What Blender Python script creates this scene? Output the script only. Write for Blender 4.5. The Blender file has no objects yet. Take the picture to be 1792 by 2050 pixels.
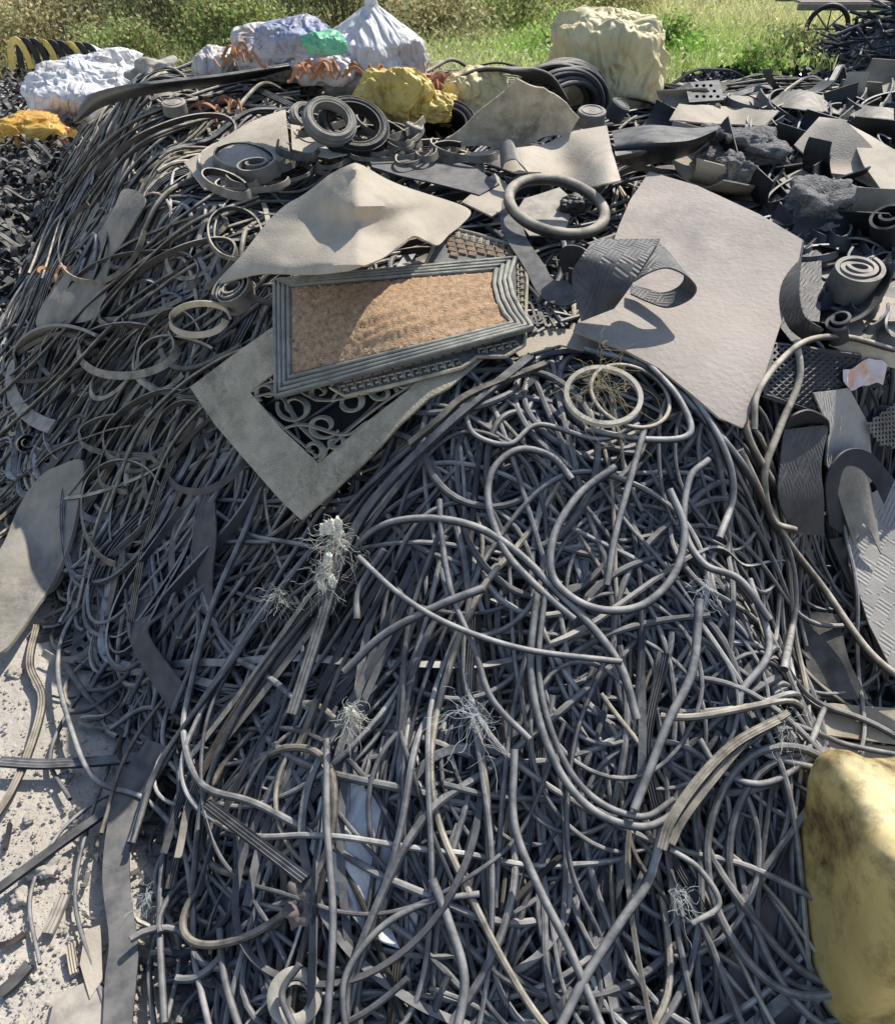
import bpy, math, random
import numpy as np
from mathutils import Vector, noise as mnoise
from mathutils.geometry import delaunay_2d_cdt
random.seed(5); R=np.random.default_rng(11)
C=bpy.context.scene.collection
TX=.5199; TY=.5955; CH=2.2; PIT=math.radians(37)
FW=np.array([0,math.cos(PIT),-math.sin(PIT)]); UP=np.array([0,math.sin(PIT),math.cos(PIT)]); CAM=np.array([0,0,CH])
# ---------------- terrain of the heap ----------------
def smin(a,b,k=.12):
    h=np.clip(.5+.5*(b-a)/k,0,1); return b+(a-b)*h-k*h*(1-h)
def smax(a,b,k=.12): return -smin(-a,-b,k)
def sn(x,y,f,s=0.):
    return (np.sin(x*f+1.3*s+.7*np.sin(y*f*.8+s))+np.sin(y*f*1.13-2.1*s+.9*np.sin(x*f*.7+2*s))+np.sin((x+y)*f*.71+s*3.3))/3
def Hs0(x,y):
    x=np.asarray(x,float); y=np.asarray(y,float)
    a=smin(smin(.7*(y-.7),.95+.12*(y-2.05)),1.2+0*x,.1)
    xl=np.interp(y,[.8,1.35,1.7,3,4,5.2,6.5,9],[-.55,-.80,-.98,-1.9,-2.4,-2.75,-3.15,-4])
    sl=np.interp(y,[1.5,3.5],[.7,1.1])
    a=smin(a,(x-xl)*sl)
    xr=np.interp(y,[0,1.8,2.3,3.0],[1.12,1.15,1.7,7])
    a=smin(a,(xr-x)*1.7)
    b=smin(.55*(y-1.35),1.12+0*x); b=smin(b,(x-.4)*1.); b=smin(b,(6.5-x)*.7)
    z=smax(a,b)
    yb=np.interp(x,[-4,-1,1,4],[8.0,7.6,7.3,7.8])
    z=smin(z,(yb-y)*.65,.2)
    return np.maximum(z,0)
GX0,GX1,GY0,GY1,GS=-7.,8.,0.,13.,.02
gx=np.arange(GX0,GX1,GS); gy=np.arange(GY0,GY1,GS)
GXX,GYY=np.meshgrid(gx,gy)
HS=Hs0(GXX,GYY)
HB=HS+np.clip(HS*4,0,1)*(.045*sn(GXX,GYY,7.,1.)+.026*sn(GXX,GYY,17.,2.))
def look(G,x,y):
    fx=np.clip((x-GX0)/GS,0,len(gx)-1.001); fy=np.clip((y-GY0)/GS,0,len(gy)-1.001)
    i=fx.astype(int); j=fy.astype(int); u=fx-i; v=fy-j
    z=G[j,i]*(1-u)*(1-v)+G[j,i+1]*u*(1-v)+G[j+1,i]*(1-u)*v+G[j+1,i+1]*u*v
    return np.where((y>GY1-.1)|(x<GX0+.05)|(x>GX1-.05),0,z)
TS=np.geomspace(.6,40,700)
def W(px,py,off=0.,G=None):
    G=HS if G is None else G
    px=np.atleast_1d(np.asarray(px,float)); py=np.atleast_1d(np.asarray(py,float)); off=np.broadcast_to(np.asarray(off,float),px.shape)
    D=FW[None]+UP[None]*(TY*(1-py/1025))[:,None]+np.array([[1,0,0]])*(TX*(px/896-1))[:,None]
    out=np.zeros((len(px),3))
    for s in range(0,len(px),4000):
        d=D[s:s+4000]; o=off[s:s+4000]
        X=d[:,0:1]*TS; Y=d[:,1:2]*TS; Z=CH+d[:,2:3]*TS
        g=Z-look(G,X,Y)-o[:,None]
        neg=g<0; k=np.argmax(neg,axis=1); k=np.where(neg.any(axis=1),k,len(TS)-1); k=np.maximum(k,1)
        r=np.arange(len(d)); g0=g[r,k-1]; g1=g[r,k]
        f=np.clip(g0/(g0-g1+1e-9),0,1); t=TS[k-1]+(TS[k]-TS[k-1])*f
        out[s:s+4000]=CAM+d*t[:,None]
    return out
def W1(px,py,off=0.): return W([px],[py],off)[0]
def depth(p): return float(np.dot(p-CAM,FW))
def mpp(p): return depth(p)*TX/896
# ---------------- materials ----------------
def N(nt,t,**k):
    n=nt.nodes.new(t)
    for a,b in k.items(): setattr(n,a,b)
    return n
def mat(name,c1,c2,scale=8,rough=.8,bump=.3,bscale=60,dust=None,dlo=.1,dhi=.9,attr=False,color=False,tread=None,td=.0016,spec=.3,transl=0,stain=None,slo=.52,c3=None,crink=0,cd=.1):
    m=bpy.data.materials.new(name); m.use_nodes=True; nt=m.node_tree; L=nt.links.new
    b=nt.nodes['Principled BSDF']; b.inputs['Roughness'].default_value=rough; b.inputs['Specular IOR Level'].default_value=spec
    tc=N(nt,'ShaderNodeTexCoord')
    n1=N(nt,'ShaderNodeTexNoise'); n1.inputs['Scale'].default_value=scale; n1.inputs['Detail'].default_value=7; n1.inputs['Roughness'].default_value=.62
    L(tc.outputs['Object'],n1.inputs['Vector'])
    cr=N(nt,'ShaderNodeValToRGB'); cr.color_ramp.elements[0].position=.33; cr.color_ramp.elements[1].position=.67
    cr.color_ramp.elements[0].color=(*c1,1); cr.color_ramp.elements[1].color=(*c2,1)
    if c3:
        e=cr.color_ramp.elements.new(.5); e.color=(*c3,1)
    L(n1.outputs[0],cr.inputs[0]); col=cr.outputs[0]
    if dust:
        ge=N(nt,'ShaderNodeNewGeometry'); sp=N(nt,'ShaderNodeSeparateXYZ'); L(ge.outputs['Normal'],sp.inputs[0])
        mr=N(nt,'ShaderNodeMapRange'); mr.inputs[1].default_value=dlo; mr.inputs[2].default_value=dhi; L(sp.outputs[2],mr.inputs[0])
        n2=N(nt,'ShaderNodeTexNoise'); n2.inputs['Scale'].default_value=22; n2.inputs['Detail'].default_value=6; L(tc.outputs['Object'],n2.inputs['Vector'])
        r2=N(nt,'ShaderNodeMapRange'); r2.inputs[1].default_value=.3; r2.inputs[2].default_value=.62; r2.inputs[3].default_value=.35; L(n2.outputs[0],r2.inputs[0])
        mu=N(nt,'ShaderNodeMath',operation='MULTIPLY'); L(mr.outputs[0],mu.inputs[0]); L(r2.outputs[0],mu.inputs[1]); f=mu.outputs[0]
        if attr:
            at=N(nt,'ShaderNodeAttribute'); at.attribute_name='tone'; m2=N(nt,'ShaderNodeMath',operation='MULTIPLY'); L(f,m2.inputs[0]); L(at.outputs['Fac'],m2.inputs[1]); f=m2.outputs[0]
        mx=N(nt,'ShaderNodeMix',data_type='RGBA'); L(f,mx.inputs[0]); L(col,mx.inputs[6]); mx.inputs[7].default_value=(*dust,1); col=mx.outputs[2]
    if stain:
        n3=N(nt,'ShaderNodeTexNoise'); n3.inputs['Scale'].default_value=scale*.45; n3.inputs['Detail'].default_value=9; n3.inputs['Roughness'].default_value=.75
        mp=N(nt,'ShaderNodeMapping'); mp.inputs['Location'].default_value=(3,7,1); L(tc.outputs['Object'],mp.inputs[0]); L(mp.outputs[0],n3.inputs['Vector'])
        r3=N(nt,'ShaderNodeValToRGB'); r3.color_ramp.elements[0].position=slo; r3.color_ramp.elements[1].position=slo+.14
        L(n3.outputs[0],r3.inputs[0]); mx=N(nt,'ShaderNodeMix',data_type='RGBA'); L(r3.outputs[0],mx.inputs[0]); L(col,mx.inputs[6]); mx.inputs[7].default_value=(*stain,1); col=mx.outputs[2]
    if color:
        at=N(nt,'ShaderNodeAttribute'); at.attribute_name='col'; mx=N(nt,'ShaderNodeMix',data_type='RGBA',blend_type='MULTIPLY'); mx.inputs[0].default_value=1
        L(col,mx.inputs[6]); L(at.outputs['Color'],mx.inputs[7]); col=mx.outputs[2]
    L(col,b.inputs['Base Color'])
    if transl:
        tr=N(nt,'ShaderNodeBsdfTranslucent'); L(col,tr.inputs[0]); ms=N(nt,'ShaderNodeMixShader'); ms.inputs[0].default_value=transl
        L(b.outputs[0],ms.inputs[1]); L(tr.outputs[0],ms.inputs[2]); L(ms.outputs[0],nt.nodes['Material Output'].inputs[0])
    if bump:
        nb=N(nt,'ShaderNodeTexNoise'); nb.inputs['Scale'].default_value=bscale; nb.inputs['Detail'].default_value=6; L(tc.outputs['Object'],nb.inputs['Vector'])
        bp=N(nt,'ShaderNodeBump'); bp.inputs['Strength'].default_value=bump; bp.inputs['Distance'].default_value=.01; L(nb.outputs[0],bp.inputs['Height'])
        last=bp
        if crink:
            mp=N(nt,'ShaderNodeMapping'); mp.inputs['Scale'].default_value=(1,1,.5); L(tc.outputs['Object'],mp.inputs[0])
            nd=N(nt,'ShaderNodeTexNoise'); nd.inputs['Scale'].default_value=crink; nd.inputs['Detail'].default_value=2.5; nd.inputs['Distortion'].default_value=1.; L(mp.outputs[0],nd.inputs['Vector'])
            s1=N(nt,'ShaderNodeMath',operation='SUBTRACT'); s1.inputs[1].default_value=.5; L(nd.outputs[0],s1.inputs[0]); s2=N(nt,'ShaderNodeMath',operation='ABSOLUTE'); L(s1.outputs[0],s2.inputs[0])
            b3=N(nt,'ShaderNodeBump'); b3.inputs['Strength'].default_value=.8; b3.inputs['Distance'].default_value=cd; L(s2.outputs[0],b3.inputs['Height']); L(last.outputs[0],b3.inputs['Normal']); last=b3
        if tread:
            mp=N(nt,'ShaderNodeMapping'); mp.inputs['Rotation'].default_value=(0,0,.6); L(tc.outputs['Object'],mp.inputs[0])
            ck=N(nt,'ShaderNodeTexChecker'); ck.inputs['Scale'].default_value=tread; L(mp.outputs[0],ck.inputs['Vector'])
            w1=N(nt,'ShaderNodeTexWave',bands_direction='X'); w1.inputs['Scale'].default_value=tread*1.1; L(mp.outputs[0],w1.inputs['Vector'])
            w2=N(nt,'ShaderNodeTexWave',bands_direction='Y'); w2.inputs['Scale'].default_value=tread*1.1; L(mp.outputs[0],w2.inputs['Vector'])
            mx=N(nt,'ShaderNodeMix',data_type='FLOAT'); L(ck.outputs['Fac'],mx.inputs[0]); L(w1.outputs['Fac'],mx.inputs[2]); L(w2.outputs['Fac'],mx.inputs[3])
            b2=N(nt,'ShaderNodeBump'); b2.inputs['Strength'].default_value=.6; b2.inputs['Distance'].default_value=td; L(mx.outputs[0],b2.inputs['Height']); L(bp.outputs[0],b2.inputs['Normal']); last=b2
        L(last.outputs[0],b.inputs['Normal'])
    return m
M={}
M['tube']=mat('dusty_tube',(.014,.017,.026),(.038,.043,.058),14,.5,.15,90,dust=(.60,.575,.53),attr=True,dlo=.05,dhi=.9)
M['tubeb']=mat('brown_dusty_tube',(.022,.021,.021),(.058,.052,.046),14,.65,.15,90,dust=(.70,.62,.49),attr=True,dlo=.0,dhi=.88)
M['black']=mat('black_rubber',(.012,.013,.016),(.035,.036,.042),9,.5,.15,70,dust=(.24,.225,.20),dlo=.4,dhi=1.)
M['tyre']=mat('tyre_rubber',(.008,.008,.010),(.022,.022,.026),9,.5,.15,70,dust=(.16,.145,.125),dlo=.5,dhi=1.)
M['strap']=mat('dark_strap',(.032,.035,.045),(.062,.064,.074),9,.7,.15,70,dust=(.22,.21,.195),dlo=.3,dhi=1.)
M['void']=mat('void_shade_backing',(.008,.008,.009),(.018,.018,.02),9,.9,.1,70)
M['grey']=mat('dusty_grey_rubber',(.13,.125,.115),(.25,.233,.205),9,.8,.2,80,dust=(.50,.45,.38))
M['slab']=mat('mottled_slab',(.24,.22,.185),(.40,.36,.30),6,.85,.3,60,stain=(.17,.16,.145),slo=.5)
M['beige']=mat('beige_sheet',(.43,.375,.295),(.55,.485,.39),5,.85,.25,120,stain=(.33,.29,.24))
M['beige2']=mat('pale_sheet',(.49,.43,.345),(.62,.545,.445),4,.85,.25,140,stain=(.39,.335,.27))
M['pink']=mat('pinkish_sheet',(.39,.34,.295),(.49,.43,.375),3.5,.85,.4,60,stain=(.31,.275,.245),slo=.5)
M['crust']=mat('crusted_sheet',(.36,.30,.21),(.66,.57,.42),14,.95,1.8,32,stain=(.24,.20,.155))
M['tread']=mat('tread_grey',(.04,.042,.05),(.08,.08,.085),10,.6,.15,100,tread=24,td=.004,spec=.4,dust=(.20,.19,.175),dlo=.45)
M['treadl']=mat('tread_pale',(.38,.36,.33),(.52,.485,.44),6,.75,.15,100,tread=24,td=.0028,spec=.25)
M['treadb']=mat('tread_black',(.018,.02,.025),(.045,.045,.05),10,.5,.1,100,tread=24,td=.003,spec=.4,dust=(.16,.15,.14),dlo=.5)
M['frame']=mat('mat_frame_rubber',(.10,.105,.10),(.20,.205,.18),12,.8,.2,90,dust=(.47,.45,.37))
M['carpet']=mat('brown_carpet',(.42,.265,.16),(.72,.51,.33),60,1,.9,260,c3=(.58,.39,.24),spec=.05)
M['pad']=mat('brown_pad',(.24,.18,.13),(.41,.32,.235),50,1,1.,200,spec=.05)
M['scroll']=mat('scroll_mat_rubber',(.38,.335,.245),(.60,.525,.40),14,.9,.6,160,stain=(.27,.24,.185))
M['scrolld']=mat('scrollwork_rubber',(.24,.22,.175),(.42,.375,.29),20,.85,.3,160)
M['foam']=mat('rough_crumb',(.12,.12,.12),(.36,.35,.335),30,1,1.6,90,spec=.1)
M['sackw']=mat('white_sack',(.72,.71,.70),(.84,.83,.82),6,.5,.2,25,stain=(.62,.57,.51),crink=4,cd=.2)
M['sackc']=mat('cloudy_sack',(.60,.54,.50),(.80,.76,.72),7,.4,.2,22,stain=(.50,.38,.30),slo=.48,crink=5,cd=.2)
M['sacky']=mat('yellow_sack',(.64,.54,.28),(.80,.71,.44),5,.5,.2,22,stain=(.50,.40,.21),crink=4.5,cd=.22)
M['sackyy']=mat('bright_yellow_sack',(.68,.47,.08),(.82,.65,.22),6,.35,.2,22,stain=(.52,.38,.16),crink=6,cd=.16)
M['sackb']=mat('blue_sack',(.22,.26,.42),(.44,.47,.60),6,.45,.2,22,stain=(.45,.42,.42),crink=5,cd=.18)
M['sackg']=mat('green_sack',(.10,.44,.24),(.26,.60,.38),6,.45,.2,22,crink=5,cd=.14)
M['orange']=mat('orange_strip',(.36,.15,.07),(.58,.31,.16),10,.7,.2,60)
M['red']=mat('red_print',(.45,.08,.05),(.58,.17,.1),8,.4,.1,40,crink=6,cd=.1)
M['orangef']=mat('orange_film',(.70,.34,.06),(.80,.56,.14),5,.35,.1,40,stain=(.72,.2,.07),crink=6,cd=.1)
M['rock']=mat('rock',(.37,.335,.285),(.60,.55,.47),8,.95,1,20)
M['lump']=mat('yellow_lump',(.50,.36,.12),(.68,.52,.21),5.,.55,.4,14,stain=(.13,.085,.035),slo=.45,c3=(.60,.45,.17),dust=(.80,.67,.36),dlo=.45,dhi=.8)  # dust input here mixes a paler yellow onto upward faces
M['ground']=mat('sandy_ground',(.45,.405,.345),(.66,.61,.53),1.6,.95,.8,45,stain=(.40,.36,.31))
M['brown']=mat('brown_sheet',(.14,.115,.11),(.25,.205,.18),6,.8,.5,30)
M['leaf']=mat('leafage',(.9,.9,.9),(1,1,1),3,.7,0,color=True,transl=.4,spec=.15)
M['bark']=mat('bark',(.16,.12,.08),(.3,.23,.16),20,.95,.6,40)
M['chip']=mat('chip_black',(.014,.014,.018),(.06,.06,.07),40,.3,.2,60,spec=.6)
M['wood']=mat('weathered_plank',(.25,.22,.18),(.4,.35,.29),14,.9,.5,60)
M['fib']=mat('pale_fibre',(.70,.68,.57),(.86,.83,.72),20,.9,0)
M['bluefib']=mat('grey_fibre',(.55,.6,.6),(.72,.76,.75),20,.9,0)
M['pale']=mat('pale_ring',(.38,.35,.29),(.55,.51,.43),10,.7,.2,70,stain=(.28,.26,.22))
M['tan']=mat('tan_strip',(.43,.37,.27),(.58,.50,.37),20,.85,.3,90)
M['wrap']=mat('printed_film',(.6,.55,.62),(.8,.75,.8),25,.35,.4,40,stain=(.8,.35,.08))
M['straw']=mat('straw',(.40,.33,.18),(.58,.48,.28),20,.9,0)
# ---------------- mesh helpers ----------------
def tag(o,label=None,cat=None,group=None,kind=None):
    if label: o['label']=label
    if cat: o['category']=cat
    if group: o['group']=group
    if kind: o['kind']=kind
    return o
def mk(name,V,F,m,tone=None,parent=None,label=None,cat=None,group=None,kind=None,angle=45,col=None,origin=None,smooth=True):
    V=np.asarray(V,float); F=np.asarray(F,int); k=F.shape[1]
    if parent is None:
        o3=np.array([(V[:,0].min()+V[:,0].max())/2,(V[:,1].min()+V[:,1].max())/2,V[:,2].min()]) if origin is None else np.array(origin,float)
    else:
        o3=np.array(parent.location)
        if parent.parent is not None: o3=o3+np.array(parent.parent.location)
    me=bpy.data.meshes.new(name); me.vertices.add(len(V)); me.vertices.foreach_set('co',(V-o3).astype(np.float32).ravel())
    me.loops.add(F.size); me.loops.foreach_set('vertex_index',F.astype(np.int32).ravel())
    me.polygons.add(len(F)); me.polygons.foreach_set('loop_start',(np.arange(len(F))*k).astype(np.int32))
    me.update(calc_edges=True)
    if smooth:
        me.polygons.foreach_set('use_smooth',np.ones(len(F),bool))
        if angle: me.set_sharp_from_angle(angle=math.radians(angle))
    else: me.polygons.foreach_set('use_smooth',np.zeros(len(F),bool))
    if tone is not None:
        a=me.attributes.new('tone','FLOAT','POINT'); a.data.foreach_set('value',np.broadcast_to(tone,(len(V),)).astype(np.float32).copy())
    if col is not None:
        a=me.attributes.new('col','FLOAT_COLOR','POINT'); cc=np.ones((len(V),4),np.float32); cc[:,:3]=col; a.data.foreach_set('color',cc.ravel())
    me.materials.append(M[m] if isinstance(m,str) else m)
    o=bpy.data.objects.new(name,me); C.objects.link(o)
    if parent is None: o.location=o3
    else: o.parent=parent
    return tag(o,label,cat,group,kind)
def empty(name,loc,label,cat,group=None):
    o=bpy.data.objects.new(name,None); C.objects.link(o); o.location=loc; o.empty_display_size=.1
    return tag(o,label,cat,group)
def nrm(v): return v/(np.linalg.norm(v,axis=-1,keepdims=True)+1e-12)
def circ(r,k=8,e=1.): a=np.arange(k)*2*math.pi/k; return np.c_[r*np.cos(a),r*e*np.sin(a)]
def rect(w,h): return np.array([[-w/2,-h/2],[w/2,-h/2],[w/2,h/2],[-w/2,h/2]])
def ribbed(w,h,n=3):
    pts=[[-w/2,-h/2],[w/2,-h/2]]; xs=np.linspace(w/2,-w/2,2*n+1)
    up=[[x,h/2 if i%2==0 else h*.12] for i,x in enumerate(xs)]
    pts+=up
    if len(pts)%2: pts.append([-w/2,0])
    return np.array(pts)
def sweep(P,prof,roll=0.,closed=False,rmf=False,scale=None,caps=True,up=(0,0,1)):
    P=np.asarray(P,float); n=len(P); k=len(prof)
    if closed: T=np.roll(P,-1,0)-np.roll(P,1,0)
    else: T=np.gradient(P,axis=0)
    T=nrm(T)
    if rmf:
        S=np.zeros_like(P); s=np.cross(T[0],up); 
        if np.linalg.norm(s)<1e-3: s=np.cross(T[0],(1,0,0))
        s/=np.linalg.norm(s); S[0]=s
        for i in range(1,n):
            s=s-T[i]*np.dot(s,T[i]); s/=np.linalg.norm(s)+1e-9; S[i]=s
    else:
        S=nrm(np.cross(T,np.array(up,float)))
    Nn=np.cross(S,T)
    roll=np.broadcast_to(roll,(n,)); c=np.cos(roll)[:,None]; s_=np.sin(roll)[:,None]
    A=S*c+Nn*s_; B=Nn*c-S*s_
    sc=np.ones(n) if scale is None else scale
    V=P[:,None,:]+(A[:,None,:]*prof[None,:,0:1]+B[:,None,:]*prof[None,:,1:2])*sc[:,None,None]
    V=V.reshape(-1,3)
    nn=n if closed else n-1
    i=np.arange(nn)[:,None]; j=np.arange(k)[None]
    i2=(i+1)%n; j2=(j+1)%k
    F=np.stack([i*k+j,i*k+j2,i2*k+j2,i2*k+j],-1).reshape(-1,4)
    if not closed and caps:
        c0=[[a,k-1-a,k-2-a,a+1] for a in range(k//2-1)]
        c1=[[(n-1)*k+q for q in f[::-1]] for f in c0]
        F=np.vstack([F,c0,c1])
    return V,F
def join(parts):
    Vs=[];Fs=[];o=0
    for V,F in parts:
        Vs.append(V);Fs.append(np.asarray(F)+o);o+=len(V)
    return np.vstack(Vs),np.vstack(Fs)
def cat_rom(P,n,closed=False):
    P=np.asarray(P,float)
    if closed: Q=np.vstack([P[-1],P,P[0],P[1]]); m=len(P)
    else: Q=np.vstack([2*P[0]-P[1],P,2*P[-1]-P[-2]]); m=len(P)-1
    t=np.linspace(0,m,n,endpoint=not closed); i=np.minimum(t.astype(int),m-1); u=(t-i)[:,None]
    a,b,c,d=Q[i],Q[i+1],Q[i+2],Q[i+3]
    return .5*(2*b+(c-a)*u+(2*a-5*b+4*c-d)*u*u+(3*b-a-3*c+d)*u**3)
def inpoly(x,y,poly):
    x=np.asarray(x,float);y=np.asarray(y,float); ins=np.zeros(x.shape,bool); n=len(poly)
    for i in range(n):
        x1,y1=poly[i][:2]; x2,y2=poly[(i+1)%n][:2]
        if y1==y2: continue
        c=((y1>y)!=(y2>y))&(x<(x2-x1)*(y-y1)/(y2-y1)+x1); ins^=c
    return ins
def dens(poly,step):
    out=[]
    for i in range(len(poly)):
        a=np.array(poly[i][:2],float); b=np.array(poly[(i+1)%len(poly)][:2],float)
        k=max(1,int(np.linalg.norm(b-a)/step))
        for q in range(k): out.append(a+(b-a)*q/k)
    return np.array(out)
def tri_region(outline,holes,step,jit=0.):
    loops=[dens(outline,step)]+[dens(h,step) for h in holes]
    verts=[];edges=[]
    for l in loops:
        s=len(verts); verts+=[Vector(p) for p in l]; edges+=[(s+i,s+(i+1)%len(l)) for i in range(len(l))]
    o=loops[0]; x0,y0=o.min(0); x1,y1=o.max(0)
    X,Y=np.meshgrid(np.arange(x0+step/2,x1,step),np.arange(y0+step/2,y1,step)); X=X.ravel()+R.uniform(-.1,.1,X.size)*step;Y=Y.ravel()
    k=inpoly(X,Y,loops[0])
    for h in loops[1:]: k&=~inpoly(X,Y,h)
    pts=np.c_[X,Y][k]
    allb=np.vstack(loops)
    if len(pts):
        dd=np.min(np.hypot(pts[:,None,0]-allb[None,:,0],pts[:,None,1]-allb[None,:,1]),axis=1); pts=pts[dd>step*.35]
    verts+=[Vector(p) for p in pts]
    r=delaunay_2d_cdt(verts,edges,[],0,1e-4)
    V=np.array([list(v) for v in r[0]]); F=np.array([f for f in r[2] if len(f)==3])
    cx=V[F].mean(1); k=inpoly(cx[:,0],cx[:,1],loops[0])
    for h in loops[1:]: k&=~inpoly(cx[:,0],cx[:,1],h)
    return V,F[k]
def solid(V,F,th):
    a,b,c=V[F[:,0]],V[F[:,1]],V[F[:,2]]; n=np.cross(b-a,c-a)
    if n.sum(0).dot(np.array([0,-.6,.8]))<0: F=F[:,::-1]; n=-n
    vn=np.zeros_like(V)
    for q in range(F.shape[1]): np.add.at(vn,F[:,q],n)
    vn=nrm(vn); Vb=V-vn*th; k=len(V)
    E={}
    for f in F:
        for q in range(len(f)):
            e=(f[q],f[(q+1)%len(f)]); E[e]=1
    side=[(e[1],e[0],e[0]+k,e[1]+k) for e in E if (e[1],e[0]) not in E]
    if F.shape[1]==3:
        s=np.array(side); s3=np.vstack([s[:,[0,1,2]],s[:,[0,2,3]]]) if len(s) else np.zeros((0,3),int)
        return np.vstack([V,Vb]),np.vstack([F,F[:,::-1]+k,s3])
    return np.vstack([V,Vb]),np.vstack([F,F[:,::-1]+k,np.array(side)])
def offval(off,X,Y): return off(X,Y) if callable(off) else np.full(len(X),float(off))
def sheet(name,outline,off,m,th=.006,step=14,holes=[],wr=.006,wf=9,curve=False,**kw):
    if curve: outline=cat_rom(outline,len(outline)*5,True)
    P,F=tri_region(outline,holes,step)
    V=W(P[:,0],P[:,1],offval(off,P[:,0],P[:,1]))
    s=random.random()*9
    V[:,2]+=wr*sn(V[:,0],V[:,1],wf,s)+wr*.4*sn(V[:,0],V[:,1],wf*3,s+1)
    V,F=solid(V,F,th)
    return mk(name,V,F,m,angle=50,**kw)
def loft(name,A,B,m,nu=40,nv=8,th=.005,bulge=0.,**kw):
    a=cat_rom(A,nu); b=cat_rom(B,nu); v=np.linspace(0,1,nv)[None,:,None]
    G=(a[:,None]*(1-v)+b[:,None]*v); G[:,:,2]+=bulge*np.sin(np.pi*v[:,:,0]); G=G.reshape(-1,3)
    V=W(G[:,0],G[:,1],G[:,2])
    i=np.arange(nu-1)[:,None];j=np.arange(nv-1)[None]
    F=np.stack([i*nv+j,i*nv+j+1,(i+1)*nv+j+1,(i+1)*nv+j],-1).reshape(-1,4)
    V,F=solid(V,F,th)
    return mk(name,V,F,m,angle=50,**kw)
def strip(name,pts,prof,m='tube',tone=.5,off=.1,roll=0.,n=None,closed=False,rmf=False,**kw):
    p=np.array([(q[0],q[1],q[2] if len(q)>2 else off) for q in pts],float)
    n=n or max(24,len(p)*12); Q=cat_rom(p,n,closed)
    V=W(Q[:,0],Q[:,1],Q[:,2])
    for _ in range(2):
        if closed: V=(np.roll(V,1,0)+2*V+np.roll(V,-1,0))/4
        else: V[1:-1]=(V[:-2]+2*V[1:-1]+V[2:])/4
    if callable(roll): roll=roll(np.linspace(0,1,n))
    V,F=sweep(V,prof,roll,closed,rmf)
    return mk(name,V,F,m,tone=tone,**kw)
def ringw(c,Rr,prof,normal=(0,0,1),n=56,ecc=1.,roll=0.):
    nv=nrm(np.array(normal,float)); u=nrm(np.cross(nv,(0.,1,.01))); v=np.cross(nv,u)
    a=np.arange(n)*2*math.pi/n
    P=np.array(c)+Rr*(np.cos(a)[:,None]*u+ecc*np.sin(a)[:,None]*v)
    return sweep(P,prof,roll,True,up=nv)
def blob(c,r,seed=0,lump=.12,wrk=.05,sub=5,flat=.75,power=2.6,rot=0.,pinch=None,zs=1.):
    import bmesh
    bm=bmesh.new(); bmesh.ops.create_icosphere(bm,subdivisions=sub,radius=1)
    V=[];
    for v in bm.verts:
        p=v.co.copy(); q=(abs(p.x)**power+abs(p.y)**power+abs(p.z)**power)**(-1/power); p=p*q
        s=Vector((p.x*1.3+seed*7.1,p.y*1.3+seed*3.3,p.z*1.3)); s2=Vector((s.x,s.y,s.z*zs))+Vector((.3*mnoise.noise(s*2),.3*mnoise.noise(s*2+Vector((5,5,5))),0))
        d=1+lump*mnoise.noise(s)*1.6+wrk*(1-3*abs(mnoise.noise(s2*2.2+Vector((9,2,1)))))+wrk*.45*(1-3*abs(mnoise.noise(s2*4.5)))+wrk*.15*(1-3*abs(mnoise.noise(s2*10.)))
        p=p*d
        if pinch and p.z>pinch: 
            f=max(.18,1-(p.z-pinch)*1.3); p.x*=f; p.y*=f; p.z=pinch+(p.z-pinch)*1.35
        if p.z<-flat: p.z=-flat+(p.z+flat)*.15; p.x*=1.04
        V.append(p)
    F=np.array([[x.index for x in f.verts] for f in bm.faces]); bm.free()
    V=np.array([list(p) for p in V]); cr,sr=math.cos(rot),math.sin(rot); r=np.array(r)
    V=V*r; V=np.c_[V[:,0]*cr-V[:,1]*sr,V[:,0]*sr+V[:,1]*cr,V[:,2]]
    V[:,2]+=flat*r[2]
    return V+np.array(c),F
def sack(name,px,pyb,wpx,hpx,m,label,cat='sack',seed=0,dr=.8,off=.0,rot=0.,lump=.22,wrk=.065,pinch=None,power=2.6,zs=.5,**kw):
    b=W1(px,pyb,off); s=mpp(b); rx=wpx*s/2; rz=hpx*s/1.75/ (1.15 if pinch else 1)
    b=b+np.array([0,rx*dr*.6,-.02])
    V,F=blob(b,(rx,rx*dr,rz),seed,lump,wrk,6 if wpx>100 else 5,rot=rot,pinch=pinch,power=power,zs=zs)
    return mk(name,V,F,m,label=label,cat=cat,angle=0,**kw)
# ---------------- ground ----------------
xs=np.concatenate([[-300,-100,-40,-15],np.arange(-8,8.01,.05),[15,40,100,300]]); ys=np.concatenate([[-200,-40,-8],np.arange(-1,14,.05),[16,20,26,40,80,200,500]])
X,Y=np.meshgrid(xs,ys); Z=.012*sn(X,Y,6,3)+.006*sn(X,Y,19,4)+.003*sn(X,Y,43,4)-.01; Z=np.where((abs(X)>8.5)|(Y>14)|(Y<-1.5),0,Z)
nX=len(xs); i=np.arange(len(ys)-1)[:,None]; j=np.arange(nX-1)[None]
F=np.stack([i*nX+j,i*nX+j+1,(i+1)*nX+j+1,(i+1)*nX+j],-1).reshape(-1,4)
mk('ground',np.c_[X.ravel(),Y.ravel(),Z.ravel()],F,'ground',kind='structure',angle=0,origin=(0,0,0))
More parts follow.
